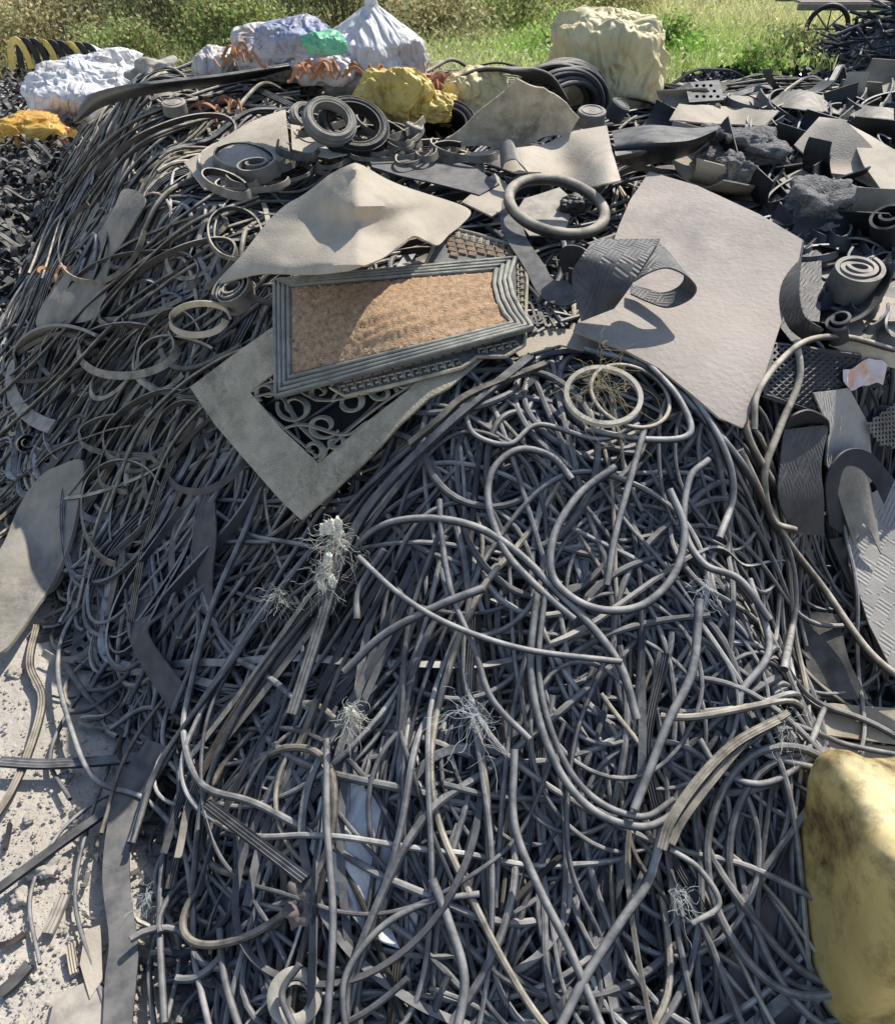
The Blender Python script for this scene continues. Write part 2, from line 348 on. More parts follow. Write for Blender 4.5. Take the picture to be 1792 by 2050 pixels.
# ---------------- random strips ----------------
def paths(px,py,L,th0,field,al,ks,k0,off0,offA,Mn=44,smooth=3,dec=.05):
    n=len(px); P0=W(px,py,0); x=P0[:,0].copy(); y=P0[:,1].copy(); th=th0.copy(); k=k0.copy()
    ds=L/Mn; XS=np.zeros((n,Mn));YS=np.zeros((n,Mn)); ph=R.uniform(0,6.28,(n,2)); fr=R.uniform(2,6,(n,2))
    for s in range(Mn):
        XS[:,s]=x;YS[:,s]=y
        f=field(x,y); k=k+(k0-k)*dec+R.normal(0,1,n)*ks*np.sqrt(ds)
        hx=look(HS,x+.1*np.cos(th),y+.1*np.sin(th)); turn=np.where(hx<.12,np.sign(k+1e-6)*9*(.12-hx)/.12,0)
        th=th+(k+turn)*ds+al*np.sin(2*(f-th))*ds
        x=x+np.cos(th)*ds; y=y+np.sin(th)*ds*.95
    s=np.linspace(0,1,Mn)[None]*L[:,None]
    Z=look(HB,XS,YS)+off0[:,None]+offA[:,None]*(np.sin(s*fr[:,:1]+ph[:,:1])*.6+np.sin(s*fr[:,1:]*2+ph[:,1:])*.4)
    for _ in range(smooth): Z[:,1:-1]=(Z[:,:-2]+2*Z[:,1:-1]+Z[:,2:])/4
    Z=np.maximum(Z,.012)
    return np.stack([XS,YS,Z],-1)
def cutpath(P):
    h=look(HS,P[:,0],P[:,1]); bad=(h<.015)&(P[:,1]>.72); bad|=(P[:,0]>1.1)&(P[:,1]<1.4)
    if bad[0]: return None
    k=np.argmax(bad) if bad.any() else len(P)
    k=min(len(P),k+R.integers(0,7))
    return P[:k] if k>=14 else None
def inreg(n,poly):
    poly=np.array(poly); a=poly.min(0);b=poly.max(0); out=np.zeros((0,2))
    while len(out)<n:
        p=R.uniform(a,b,(n*2,2)); out=np.vstack([out,p[inpoly(p[:,0],p[:,1],poly)]])
    return out[:n,0],out[:n,1]
ffront=lambda x,y: np.arctan2(-1+0*x,.8*x-.32+.35*np.sin(y*5))
fleft=lambda x,y: np.arctan2(-.95+.25*np.sin(x*3),-.8+.3*np.sin(y*2))
fright=lambda x,y: np.arctan2(-.6+0*x,1+np.sin(y*3+x))
REG={'front':[(330,1000),(640,830),(1000,730),(1250,720),(1440,850),(1560,1050),(1620,1350),(1560,1650),(1460,2250),(400,2250),(360,1700),(300,1400),(180,1200),(180,1000)],
 'curl':[(950,830),(1250,800),(1420,870),(1540,1050),(1590,1350),(1540,1560),(1100,1600),(980,1300)],
 'left':[(0,560),(130,400),(180,250),(560,160),(800,330),(800,600),(620,850),(480,1100),(150,1250),(0,1200)],
 'farleft':[(135,240),(560,140),(720,200),(640,330),(420,420),(120,560),(60,520)],
 'right':[(1250,250),(1790,200),(1850,1100),(1600,1100),(1480,850),(1250,700)],
 'mid':[(600,180),(1300,180),(1300,700),(800,700)]}
stuff={'tube':[],'tubeb':[]};stone={'tube':[],'tubeb':[]}
def batch(reg,n,L,r,field,al,ks,kk,off,offA,tone,kinds=(.75,.15,.1),indiv=None,Mn=44,k=6,mt='tube',lf=.25,lk=(3,8),jit=.5):
    px,py=inreg(n,REG[reg]); Ls=R.uniform(*L,n); th=R.uniform(0,2*math.pi,n)
    f=field(*W(px,py,0)[:,:2].T); th=np.where(R.random(n)<.75,f+R.normal(0,jit,n)+math.pi*(R.random(n)<.35),th)
    k0=R.normal(0,kk,n); lp=R.random(n)<lf; k0=np.where(lp,R.choice([-1,1],n)*R.uniform(*lk,n),k0)
    o0=R.uniform(*off,n)
    PP=paths(px,py,Ls,th,field,np.where(lp,0,al),ks,k0,o0,R.uniform(*offA,n),Mn)
    for q in range(n):
        P=cutpath(PP[q])
        if P is None: continue
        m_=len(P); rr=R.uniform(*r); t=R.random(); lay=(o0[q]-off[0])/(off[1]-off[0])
        tn=float(np.clip(R.normal(tone,.22)*(.15+1.05*lay if indiv is None else 1),.02,1.))  # lower layers get a darker tone, painting the shade of deep gaps
        if t<kinds[0]: pr=circ(rr,k if indiv is None else 8); roll=0.
        elif t<kinds[0]+kinds[1]: pr=rect(rr*3.,rr*.9); roll=R.uniform(0,3)+np.linspace(0,R.normal(0,2.5),m_)
        else: pr=ribbed(rr*3.,rr*1.3); roll=R.uniform(-.5,.5)+np.linspace(0,R.normal(0,1.2),m_)
        V,F=sweep(P,pr,roll)
        if indiv is None: stuff[mt].append((V,F)); stone[mt].append(np.full(len(V),tn))
        else:
            nm,lab,cat,grp=indiv(t,tn,rr)
            mk(nm,V,F,mt if R.random()<.85 else 'tubeb',tone=tn,label=lab,cat=cat,group=grp,angle=40)
batch('front',680,(2.4,5.),(.004,.008),ffront,1.3,2.3,.6,(-.13,.03),(.01,.035),.48,(.88,.09,.03),Mn=130,lf=.1,lk=(2,5),jit=.4)
batch('curl',280,(1.8,4.6),(.004,.0085),ffront,.2,3.4,.8,(-.09,.035),(.01,.035),.6,(.94,.05,.01),Mn=120,lf=.5,lk=(2.2,6.5))
batch('left',560,(2.5,5.),(.005,.0085),fleft,1.6,1.7,.5,(-.11,.03),(.005,.03),.9,(.55,.25,.2),Mn=110,mt='tubeb',lf=.16,lk=(2,5),jit=.35)
batch('farleft',620,(2.5,5.),(.005,.0085),fleft,1.3,1.8,.6,(-.08,.05),(.005,.04),1.,(.8,.12,.08),Mn=110,lf=.2,mt='tubeb',lk=(2,6),jit=.35)
batch('right',330,(.4,2.2),(.005,.010),fright,.5,2.,1.5,(-.06,.02),(.005,.03),.6,(.4,.4,.2))
batch('mid',420,(.5,2.5),(.006,.010),fright,.5,2.,1.5,(-.06,.02),(.005,.02),.9,(.5,.3,.2),mt='tubeb')
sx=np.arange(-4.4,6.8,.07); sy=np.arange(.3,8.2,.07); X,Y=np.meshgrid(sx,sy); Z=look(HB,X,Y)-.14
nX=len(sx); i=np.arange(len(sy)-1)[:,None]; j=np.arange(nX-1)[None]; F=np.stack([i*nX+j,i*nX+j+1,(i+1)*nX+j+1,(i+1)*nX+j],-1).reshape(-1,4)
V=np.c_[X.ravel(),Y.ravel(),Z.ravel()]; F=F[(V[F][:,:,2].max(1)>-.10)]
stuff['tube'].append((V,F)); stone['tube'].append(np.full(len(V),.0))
V,F=join(stuff['tube']); mk('rubber_scrap',V,F,'tube',tone=np.concatenate(stone['tube']),kind='stuff',label='dense tangled mass of dark grey rubber tubes filling the near slope',cat='rubber scrap',angle=45,origin=(0,2,0))
V,F=join(stuff['tubeb']); mk('rubber_scrap',V,F,'tubeb',tone=np.concatenate(stone['tubeb']),kind='stuff',label='dense mass of dusty beige cords and bands covering the left and top of the heap',cat='rubber scrap',angle=45,origin=(-1.5,4,0))
def frontlab(t,tn,rr):
    if t<.9:
        if tn>.5: return 'rubber_tube','pale dusty round rubber tube curving over the near slope of the heap','rubber tube','pale tubes on the near slope'
        if rr>.008: return 'rubber_tube','thick dark grey round rubber tube running down the near slope of the heap','rubber tube','thick dark tubes on the near slope'
        return 'rubber_tube','thin dark grey round rubber tube tangled in the near slope of the heap','rubber tube','thin dark tubes on the near slope'
    return 'rubber_band','flat dark rubber band twisting among tubes on the near slope','rubber band','flat bands on the near slope'
batch('front',105,(2.4,5.),(.0055,.0098),ffront,1.1,2.3,.6,(.02,.07),(.015,.045),.52,(.9,.1,.0),frontlab,150,lf=.12,lk=(2,5),jit=.4)
batch('curl',62,(1.8,4.2),(.0055,.0105),ffront,.15,3.,1.0,(.04,.09),(.015,.045),.68,(.97,.03,.0),frontlab,140,lf=.6,lk=(2.2,6))
def leftlab(t,tn,rr):
    if t<.4: return 'rubber_hose','dusty beige rubber cord looping over the left side of the heap','rubber hose','dusty cords on the left slope'
    if t<.7: return 'rubber_band','flat dusty rubber band looping over the left side of the heap','rubber band','flat bands on the left slope'
    return 'rubber_seal','grooved dusty seal strip draped over the left side of the heap','rubber seal','grooved seals on the left slope'
batch('left',95,(2.,4.4),(.0065,.0105),fleft,1.2,2.,.7,(.03,.085),(.015,.045),.92,(.4,.3,.3),leftlab,120,lf=.25,lk=(2.2,5),jit=.35)
# ---------------- hero strips ----------------
T=lambda r:circ(r,10)
def tube(pts,r,label,tone=.6,off=.12,**k): return strip('rubber_tube',pts,T(r),tone=tone,off=off,label=label,cat='rubber tube',rmf=True,**k)
tube([(690,1120),(760,1055),(860,1038),(960,1058),(1040,1110),(1120,1190),(1190,1260),(1245,1340),(1275,1440)],.0105,'long grey tube arching from the white fibre tuft across the middle of the near slope',.7,.14)
tube([(1232,935),(1160,990),(1110,1070),(1105,1150),(1150,1200),(1215,1222),(1290,1210),(1350,1150),(1370,1060),(1340,980)],.0105,'thick tube bent in a wide C loop right of centre on the near slope',.75,.15)
tube([(1145,960),(1105,915),(1040,900),(988,940),(978,1010),(1010,1100),(1065,1165),(1150,1240)],.0098,'tube hooked over into an upturned loop below the scrollwork mat and greek mat',.7,.14)
tube([(1075,1190),(1062,1330),(1082,1450),(1130,1560),(1200,1630),(1290,1655),(1360,1620),(1430,1540),(1560,1440)],.0098,'grey tube forming the outer of two big U curves low on the near slope',.7,.14)
tube([(1092,1180),(1078,1330),(1098,1445),(1145,1550),(1210,1612),(1290,1635),(1350,1600)],.008,'thinner tube forming the inner of two big U curves low on the near slope',.6,.14)
tube([(1400,1200),(1387,1340),(1340,1440),(1305,1530),(1270,1620)],.011,'straight thick pale tube slanting down right half of near slope',.85,.16)
tube([(1290,860),(1262,960),(1232,1070),(1215,1172)],.009,'straight pale tube pointing down beneath the pale flat ring',.8,.16)
tube([(1170,700),(1300,740),(1420,850),(1500,950),(1570,1080),(1592,1200),(1570,1340)],.0105,'thick tube following the right shoulder of the near mound',.8,.13)
tube([(1300,715),(1390,800),(1450,900),(1468,990),(1440,1078)],.0098,'dusty tube dropping from under the big pinkish sheet edge',.85,.14)
tube([(718,1115),(800,1190),(900,1250),(1050,1300),(1245,1325)],.0075,'thin tube running nearly level from the white tuft to the right',.75,.16)
tube([(1030,1500),(1030,1650),(1080,1780),(1140,1900),(1210,2070)],.0098,'pale tube running down to the bottom edge of the picture right of centre',.8,.13)
tube([(865,1760),(900,1850),(930,1960),(912,2080)],.011,'short thick pale tube curving down at the bottom centre',.8,.13)
tube([(968,1178),(880,1212),(770,1270),(690,1345)],.011,'thick dusty tube stub slanting below the long arching tube',.6,.15)
tube([(545,1085),(400,1092),(260,1150),(150,1230),(116,1330),(140,1450),(190,1560),(290,1600),(360,1680),(385,1800),(390,1920),(425,2080)],.0085,'long thin tube sweeping along the left foot of the heap over bare ground',.7,.06)
tube([(655,1480),(655,1650),(667,1850),(652,2080)],.009,'tube running straight down over the white woven sack',.6,.13)
tube([(1480,900),(1560,1060),(1650,1180),(1745,1310),(1850,1390)],.0115,'thick tan tube leaving the mound toward the lower right corner',1,.13,m='tubeb')
tube([(1560,1440),(1640,1470),(1700,1492),(1800,1512)],.008,'thin tube reaching over the beige sheets at right edge',.7,.1)
tube([(694,2080),(690,1960),(760,1860),(860,1805),(960,1790)],.008,'tube bending over at the bottom edge beside the pale ring',.6,.12)
tube([(880,1000),(885,1080),(905,1190),(950,1300),(985,1400),(1060,1480)],.008,'slim tube hanging straight below the scrollwork mat corner',.6,.14)
tube([(1500,690),(1490,800),(1500,880),(1555,980)],.011,'thick tube hanging beside the diamond mesh mat',.95,.12,m='tubeb')
tube([(1595,685),(1600,760),(1560,860),(1530,950),(1545,1040),(1590,1060)],.011,'knotted tan tube draped from the mesh mat down the right slope',1.,.14,m='tubeb')
tube([(1790,700),(1690,675),(1600,690),(1520,780),(1510,860)],.009,'tan cord arching over the diamond mesh mat',1.,.17,m='tubeb')
tube([(930,820),(950,870),(1020,890),(1080,850),(1200,880),(1280,850)],.0075,'wavy thin cord lying just left of the pale flat ring',.8,.14)
tube([(1170,860),(1290,880),(1380,870),(1360,800),(1300,730)],.0095,'pale tube curled round below the pale flat ring',.9,.15)
tube([(770,1100),(720,1180),(715,1240)],.010,'short bent tube hanging under the white fibre tuft',.5,.15)
tube([(1420,920),(1380,960),(1370,1060),(1410,1130),(1480,1160),(1540,1240)],.0095,'pale tube winding down the right shoulder of near mound',.8,.14)
tube([(1650,1420),(1600,1530),(1520,1570),(1440,1540),(1400,1480)],.0085,'thin tube looped at the lower right of the near mound',.75,.12)
tube([(1500,1160),(1540,1300),(1480,1400),(1520,1500),(1640,1540)],.0095,'bent pale tube beside the foot of the right shoulder',.85,.12)
tube([(1330,1640),(1300,1760),(1240,1850),(1170,1960),(1120,2060)],.011,'thick dusty tube slanting to the bottom edge from the U curves',.75,.13)
tube([(350,1490),(360,1590),(330,1700),(320,1850),(330,2050)],.009,'dark tube dropping beside the long flat strap',.4,.07)
tube([(440,1860),(450,1960),(480,2060)],.009,'dark tube at the bottom left beside pale ring',.4,.07)
tube([(130,1330),(180,1400),(240,1450),(310,1480),(280,1400),(250,1330)],.011,'dark hooked tube on pale ground left of heap',.4,.03)
tube([(1610,1560),(1600,1650),(1605,1780),(1590,1880),(1540,1960),(1500,2080)],.007,'thin dark tube hanging along the yellow block edge',.3,.05)
tube([(1385,1850),(1440,1810),(1400,1740),(1340,1700)],.007,'thin tube bent near the lower right wisp',.8,.12)
tube([(240,1480),(180,1640),(150,1800),(190,1950),(230,2080)],.006,'thin dark tube lying on bare ground left of the long strap',.45,.015)
tube([(300,1560),(200,1600),(110,1680),(60,1800),(80,1930)],.0055,'thin cord curling out over bare ground toward the left edge',.7,.012)
tube([(280,1330),(200,1360),(140,1420),(100,1520),(140,1600)],.007,'dark tube spilling from the heap foot onto pale ground',.4,.015)
tube([(420,1740),(340,1820),(300,1930),(310,2070)],.0075,'dark tube spilling down beside the long strap bottom',.4,.03)
tube([(380,1620),(310,1760),(360,1900),(330,2060)],.0065,'wavy thin tube at the left foot of the near slope',.55,.04)
tube([(600,1930),(565,1990),(590,2060)],.008,'dark tube crossing over the half buried pale ring',.4,.125)
def bundle(pts,n,label,grp,tone=.6,off=.09,w=14,m='tube',name='rubber_seal',jit=10,prof=None):
    p=np.array(pts,float)
    for q in range(n):
        d=np.gradient(p,axis=0); nn=nrm(np.c_[-d[:,1],d[:,0]]); ph=R.uniform(0,6.28)
        wob=jit*np.sin(np.linspace(0,R.uniform(2,6),len(p))+ph)
        s=(q-n/2)*w+wob; P=p+nn*s[:,None]; a=0;b=len(P)
        if R.random()<.4 and len(P)>4: b-=1
        o=off+R.uniform(-.01,.035)+.02*np.sin(np.linspace(0,4,len(P))+ph)
        t=R.random(); pr=ribbed(.018,.009) if t<.4 else (rect(.019,.006) if t<.6 else circ(R.uniform(.0055,.009),8))
        strip(name if t<.6 else 'rubber_tube',[(P[i,0],P[i,1],o[i]) for i in range(a,b)],pr,m=m if R.random()<.8 else 'tubeb',tone=float(np.clip(tone+R.normal(0,.15),.1,1)),roll=R.uniform(-.4,.4)+ (R.uniform(0,1.5) if R.random()<.3 else 0),n=70,label=label,cat='rubber strip',group=grp)
bundle([(1060,715),(900,830),(740,980),(600,1160),(470,1360),(350,1540),(300,1700)],9,'strip in the slanting bundle from the greek mat down the near slope','bundle slanting below the mats',.5,.07,22,jit=26)
bundle([(760,1120),(640,1280),(540,1450),(470,1620),(430,1800)],7,'dark strip running down left of the centre of the near slope','bundle left of slope centre',.3,.06,26,jit=30)
bundle([(900,1060),(820,1250),(760,1450),(720,1700),(720,2060)],7,'dark tube streaming down just left of the picture centre','bundle just left of picture centre',.35,.06,28,jit=34)
bundle([(640,690),(470,770),(340,880),(250,1040),(200,1230)],8,'dusty strip in the bundle sweeping left of the scrollwork mat','bundle left of scrollwork mat',.9,.09,15,jit=18,m='tubeb')
bundle([(430,600),(280,700),(160,830),(60,960),(-40,1060)],8,'dusty strip in the bundle running to the left edge','bundle at left edge',.85,.08,16,jit=18,m='tubeb')
bundle([(520,400),(380,470),(220,600),(100,740),(-20,850)],8,'dusty strip in the bundle below the upper left sheet','bundle below upper left sheet',.9,.10,15,jit=18,m='tubeb')
bundle([(600,180),(430,200),(260,270),(150,400),(90,560)],8,'dusty strip sweeping around the far left shoulder of the heap','bundle at far left shoulder',.95,.08,9,jit=9,m='tubeb')
bundle([(400,840),(330,960),(300,1100),(330,1280),(300,1420)],6,'dark strip hanging down the lower left slope','bundle on the lower left slope',.45,.08,22,jit=22)
bundle([(1180,730),(1340,790),(1450,900),(1535,1080),(1575,1300)],5,'thick tube following the right shoulder of near mound','bundle on right shoulder',.75,.05,18,jit=14)
bundle([(1010,1200),(1000,1400),(960,1600),(900,1800),(880,2060)],6,'dark tube running down through the bottom centre','bundle at bottom centre',.4,.05,32,jit=36)
bundle([(1300,1300),(1250,1500),(1250,1700),(1300,1850),(1340,2060)],6,'dark tube running down right of the bottom centre','bundle right of bottom centre',.45,.05,36,jit=40)
bundle([(640,1400),(560,1600),(540,1800),(500,2060)],6,'dark tube at the lower left foot of near slope','bundle at lower left foot',.33,.04,26,jit=30)
def flat(pts,w,h,label,tone=.6,off=.12,name='rubber_seal',roll=0.,m='tube',rib=True,**k):
    return strip(name,pts,ribbed(w,h) if rib else rect(w,h),m=m,tone=tone,off=off,roll=roll,label=label,cat='rubber strip',**k)
flat([(1065,712),(900,848),(760,990),(690,1105),(640,1260),(585,1430)],.028,.012,'long wide ribbed strip slanting from the greek mat down the slope',.65,.16)
flat([(1095,728),(940,790),(880,840),(820,890)],.022,.012,'short ribbed strip ending just above the scrollwork mat edge',.9,.16,m='tubeb')
flat([(0,1525),(90,1530),(200,1524),(300,1515)],.032,.012,'wide grooved strip lying level on bare ground at left edge',.6,.04)
flat([(-30,1800),(120,1690),(230,1612),(320,1540)],.026,.012,'grooved strip slanting across the bare ground at lower left',.45,.04)
flat([(75,1250),(60,1330),(85,1400),(60,1500),(20,1590),(-20,1650)],.024,.010,'twisted tan strip lying on pale ground at left edge',.65,.03,m='tubeb')
flat([(415,1610),(480,1660),(545,1710),(612,1762)],.026,.016,'short stiff grooved strip pointing at the brown chunk',.55,.14)
flat([(1325,1700),(1345,1640),(1400,1560),(1470,1490),(1560,1440)],.022,.008,'pale wide ribbed strip low on the right',.95,.17,m='tubeb')
flat([(1345,1690),(1370,1640),(1430,1560),(1500,1480),(1580,1425)],.016,.006,'pale frayed strip beside the wide ribbed strip low on the right',.95,.165,m='tubeb')
flat([(0,760),(50,700),(130,665),(200,690)],.05,.02,'thick black hose-like strip curving in at the left edge',.2,.1,m='black',rib=False,name='rubber_band')
# wide straps
loft('rubber_strap',[(300,1170,.09),(255,1230,.09),(262,1290,.12),(300,1360,.1),(340,1420,.08)],[(352,1160,.09),(345,1215,.10),(295,1260,.15),(335,1330,.12),(385,1390,.09)],'strap',label='wide dark strap folded on the left foot of the heap',cat='rubber strap')
loft('rubber_strap',[(295,1480,.08),(240,1560,.06),(215,1650,.05),(205,1760,.05),(218,1880,.04),(210,1960,.03),(205,2070,.03)],[(350,1500,.09),(300,1590,.06),(262,1680,.06),(262,1790,.05),(276,1890,.05),(272,1970,.04),(262,2070,.03)],'strap',nu=60,label='long wide dark strap trailing down to the bottom left corner',cat='rubber strap')
loft('rubber_strap',[(400,1010,.14),(385,1080,.12),(395,1160,.10),(392,1220,.08)],[(430,1005,.14),(432,1080,.14),(425,1150,.12),(428,1240,.08)],'strap',label='narrow dark strap hanging down left slope below the ribbed strips',cat='rubber strap')
sheet('rubber_slab',[(165,922),(120,930),(80,955),(40,1010),(10,1080),(-20,1140),(-30,1240),(-30,1310),(10,1300),(45,1255),(75,1210),(110,1160),(140,1085),(158,1000)],lambda X,Y:.11+.035*np.sin(np.clip((X+Y*.55-560)/130,0,1)*np.pi),'slab',th=.014,step=10,wr=.006,wf=12,curve=True,label='broad leaf shaped mottled rubber slab at the left edge',cat='rubber slab')
# ---------------- flat bands looping on left ----------------
def loop(cx,cy,rx,ry,rot=0,a0=0,a1=360,w=.02,h=.006,off=.13,tone=.8,m='tubeb',label='',name='rubber_band',rollv=1.3,dz=0.,n=60,prof=None,warp=.12):
    a=np.radians(np.linspace(a0,a1,16)); wv=1+warp*np.sin(a*2+cx)+warp*.6*np.sin(a*.5+cy); x=rx*np.cos(a)*wv;y=ry*np.sin(a)*wv; r=math.radians(rot)
    pts=[(cx+u*math.cos(r)-v*math.sin(r),cy+u*math.sin(r)+v*math.cos(r),off+dz*q) for u,v,q in zip(x,y,np.linspace(0,1,16))]
    return strip(name,pts,rect(w,h) if prof is None else prof,m=m,tone=tone,roll=rollv,n=n,label=label,cat='rubber band')
loop(490,325,62,28,0,20,400,.045,.006,.16,.9,label='flat band curled in an oval around the small roll')
loop(490,320,85,38,-10,-10,330,.02,.008,.15,1.,label='larger pale band ring around the small roll')
loop(500,450,85,62,-20,0,330,.02,.006,.13,.9,label='pale band loop left of the cone shaped sheet')
loop(470,470,60,45,10,40,360,.015,.006,.15,.95,label='small beige band loop beside the cone shaped sheet')
loop(250,700,112,48,-5,-30,300,.03,.006,.13,.8,label='broad band loop above the left edge scrap',rollv=1.)
loop(400,640,62,28,0,0,350,.022,.007,.15,.95,label='pale oval band just left of the carpet mat',m='tan')
loop(330,570,150,50,-25,150,420,.02,.007,.14,.9,label='long shallow band loop under left beige sheet')
loop(140,760,100,110,20,90,290,.06,.012,.12,.7,label='wide thick curved band at left edge',m='grey',rollv=.6)
loop(300,850,120,50,-30,0,330,.022,.006,.12,.8,label='dark band loop left of the scrollwork mat')
loop(250,1030,92,90,0,100,330,.02,.006,.12,.8,label='half loop of band low on left slope')
loop(420,900,110,60,-50,20,300,.022,.006,.12,.5,label='dark band loop touching scrollwork mat left corner',m='tube')
loop(200,480,110,70,-60,60,300,.02,.007,.16,.8,label='thin band arch over left grey sheet')
loop(330,320,150,60,-20,180,380,.022,.007,.14,.9,label='long band arch on upper left heap')
px,py=inreg(18,[(150,560),(420,420),(560,600),(480,760),(300,980),(160,1050),(60,800)])
for a,b in zip(px,py):
    t=R.random(); loop(a,b,R.uniform(60,150),R.uniform(35,80),R.uniform(-60,0),R.uniform(0,180),R.uniform(240,440),.02,.006,.12,R.uniform(.6,1),prof=ribbed(.018,.009) if t<.5 else rect(.018,.005),rollv=R.uniform(0,1.4),label='looped dusty band in the tangle on the left slope',n=60,warp=.2)['group']='looped bands on left slope'
# ---------------- main sheets ----------------
def cone(X,Y):
    d=np.hypot((X-712)/1.2,(Y-340)); e=.17+.27*np.clip(1-d/210,0,1)**1.15+.03*np.clip(1-d/45,0,1)
    rt=712+(Y-342)*.02; lf=rt-70-(Y-342)*.05
    win=np.clip(1-(X-rt)/230,0,1)
    g=np.clip((Y-350)/60,0,1)*np.clip(1.15-(Y-350)/260,.4,1)
    e+=.12*np.clip((X-lf)/(rt-lf),0,1)*win*g
    e+=.07*np.clip(1-np.abs(Y-(492-(X-800)*.25))/60,0,1)*np.exp(-((X-835)/40)**2)
    e+=.14*np.clip((Y-440)/90,0,1)*np.exp(-((X-655)/110)**2)+.06*np.clip((Y-470)/60,0,1)*np.clip((X-500)/60,0,1)
    return e
sheet('rubber_sheet',[(435,567),(480,515),(530,450),(570,412),(610,388),(660,350),(700,330),(722,330),(775,360),(830,383),(890,398),(942,420),(925,448),(900,470),(878,492),(855,483),(828,472),(800,490),(770,512),(730,532),(690,545),(600,548),(530,547),(480,556)],cone,'beige',.007,8,wr=.004,curve=True,label='beige rubber sheet peaked like a tent beside the brown carpet mat',cat='rubber sheet')
def bigoff(X,Y): return .165+.02*np.sin((X-Y)/170)+.05*np.clip((700-Y)/400,0,1)
sheet('rubber_sheet',[(1300,344),(1395,372),(1520,430),(1607,480),(1592,560),(1550,690),(1515,800),(1487,858),(1440,838),(1385,790),(1320,738),(1250,700),(1148,660),(1180,600),(1215,520),(1240,450),(1262,400)],bigoff,'pink',.008,14,wr=.003,wf=5,label='largest pinkish beige rubber sheet right of the folded tread band',cat='rubber sheet')
sheet('rubber_sheet',[(1020,690),(1100,660),(1180,665),(1240,690),(1330,740),(1400,800),(1420,850),(1380,810),(1300,745),(1220,712),(1120,690),(1040,712)],.12,'beige',.006,10,label='narrow curved beige sheet edge peeking under the largest sheet',cat='rubber sheet')
# carpet mat
outer=[(547,560),(1035,514),(1022,555),(1030,590),(1048,625),(1069,655),(960,684),(550,797)]
inner=[(584,575),(984,545),(982,575),(990,605),(1002,630),(1016,645),(940,664),(586,747)]
matoff=.205
mo=W1(800,660,matoff-.03); E=empty('door_mat',mo,'brown carpet door mat with ribbed grey rubber frame in the middle of the heap','door mat')
P,F=tri_region(outer,[inner],12); V=W(P[:,0],P[:,1],matoff); V,F=solid(V,F,.012); mk('frame',V,F,'frame',parent=E)
ribs=[]
for t in (.08,.32,.56,.82):
    o=np.array(outer,float);i_=np.array(inner,float); q=o*(1-t)+i_*t; q=dens(q,10); V=W(q[:,0],q[:,1],matoff+.003); ribs.append(sweep(V,circ(.0075,8),0,True))
V,F=join(ribs); mk('ribbed_border',V,F,'frame',parent=E)
P,F=tri_region(inner,[],4.5); V=W(P[:,0],P[:,1],matoff+.004)
V[:,2]+=R.normal(0,.0016,len(V)); 
rg=np.exp(-(((P[:,1]-690)+(P[:,0]-720)*.35-(P[:,0]-720)**2*.0003)/7)**2)+np.exp(-(((P[:,1]-665)+(P[:,0]-740)*.33)/7)**2)+np.exp(-(((P[:,1]-640)+(P[:,0]-740)*.3)/7)**2); V[:,2]+=.011*rg*np.clip((P[:,0]-700)/60,0,1)
V,F=solid(V,F,.01); mk('carpet',V,F,'carpet',parent=E,angle=0)
# greek key mat
gout=[(888,452),(960,470),(1046,497),(1055,560),(1052,640),(1050,690),(1012,714),(955,714),(925,736),(800,768),(692,793),(662,776),(680,742),(800,640)]
go=W1(860,640,.13); E=empty('door_mat',go,'brown blocked door mat with greek key border under the carpet mat','door mat')
P,F=tri_region(gout,[],12); V=W(P[:,0],P[:,1],.168); V,F=solid(V,F,.010); mk('base',V,F,'strap',parent=E)
gq=np.array(gout,float); q=dens(gq,10); V=W(q[:,0],q[:,1],.171); rim=sweep(V,circ(.0055,8),0,True); mk('rim',*rim,'scroll',parent=E)
def quadpad(px,py,w,h,ang,off):
    c,s=math.cos(ang),math.sin(ang); pts=[(-w,-h),(w,-h),(w,h),(-w,h)]; pts=[(px+a*c-b*s,py+a*s+b*c) for a,b in pts]
    q=np.array(pts); lo=W(q[:,0],q[:,1],off); hi=lo+(0,0,.006); ctr=hi.mean(0); hi=ctr+(hi-ctr)*.85
    return np.vstack([lo,hi]),np.array([[4,5,6,7],[0,1,5,4],[1,2,6,5],[2,3,7,6],[3,0,4,7]])
pads=[]
for a in range(16):
    for b in range(3):
        x=695+a*20+b*6; y=766-a*5.4-b*16
        pads.append(quadpad(x,y-6,9,6,-.25,.169))
V,F=join(pads); mk('pad_row',V,F,'pad',parent=E,smooth=False)
pads=[]
for a in range(7):
    for b in range(9):
        x=900+a*20+b*3; y=482+a*4.5+b*10
        if x<1030 and y<515: pads.append(quadpad(x,y,9,4.2,.22,.169))
V,F=join(pads); mk('pad_row',V,F,'pad',parent=E,smooth=False)
def meander(a,b,n,hh):
    a=np.array(a,float);b=np.array(b,float); d=(b-a)/n; nn=np.array([-d[1],d[0]]); nn=nn/np.linalg.norm(nn)*hh; out=[]
    for i in range(n):
        o=a+d*i
        for u,v in [(0,0),(0,1),(.75,1),(.75,.35),(.4,.35),(.4,.65)]: out.append(o+d*u+nn*v)
        for u,v in [(.4,.35),(.75,.35),(.9,.35),(.9,0)]: out.append(o+d*u+nn*v)
    return np.array(out)
gk=[]
for a,b,n,hh in [((682,787),(925,730),15,-13),((905,461),(1040,497),9,11),((1047,505),(1050,640),11,11),((960,710),(1040,692),5,-11)]:
    q=meander(a,b,n,hh); V=W(q[:,0],q[:,1],.173); gk.append(sweep(V,rect(.0036,.005)))
V,F=join(gk); mk('greek_key_border',V,F,'scroll',parent=E,smooth=False)
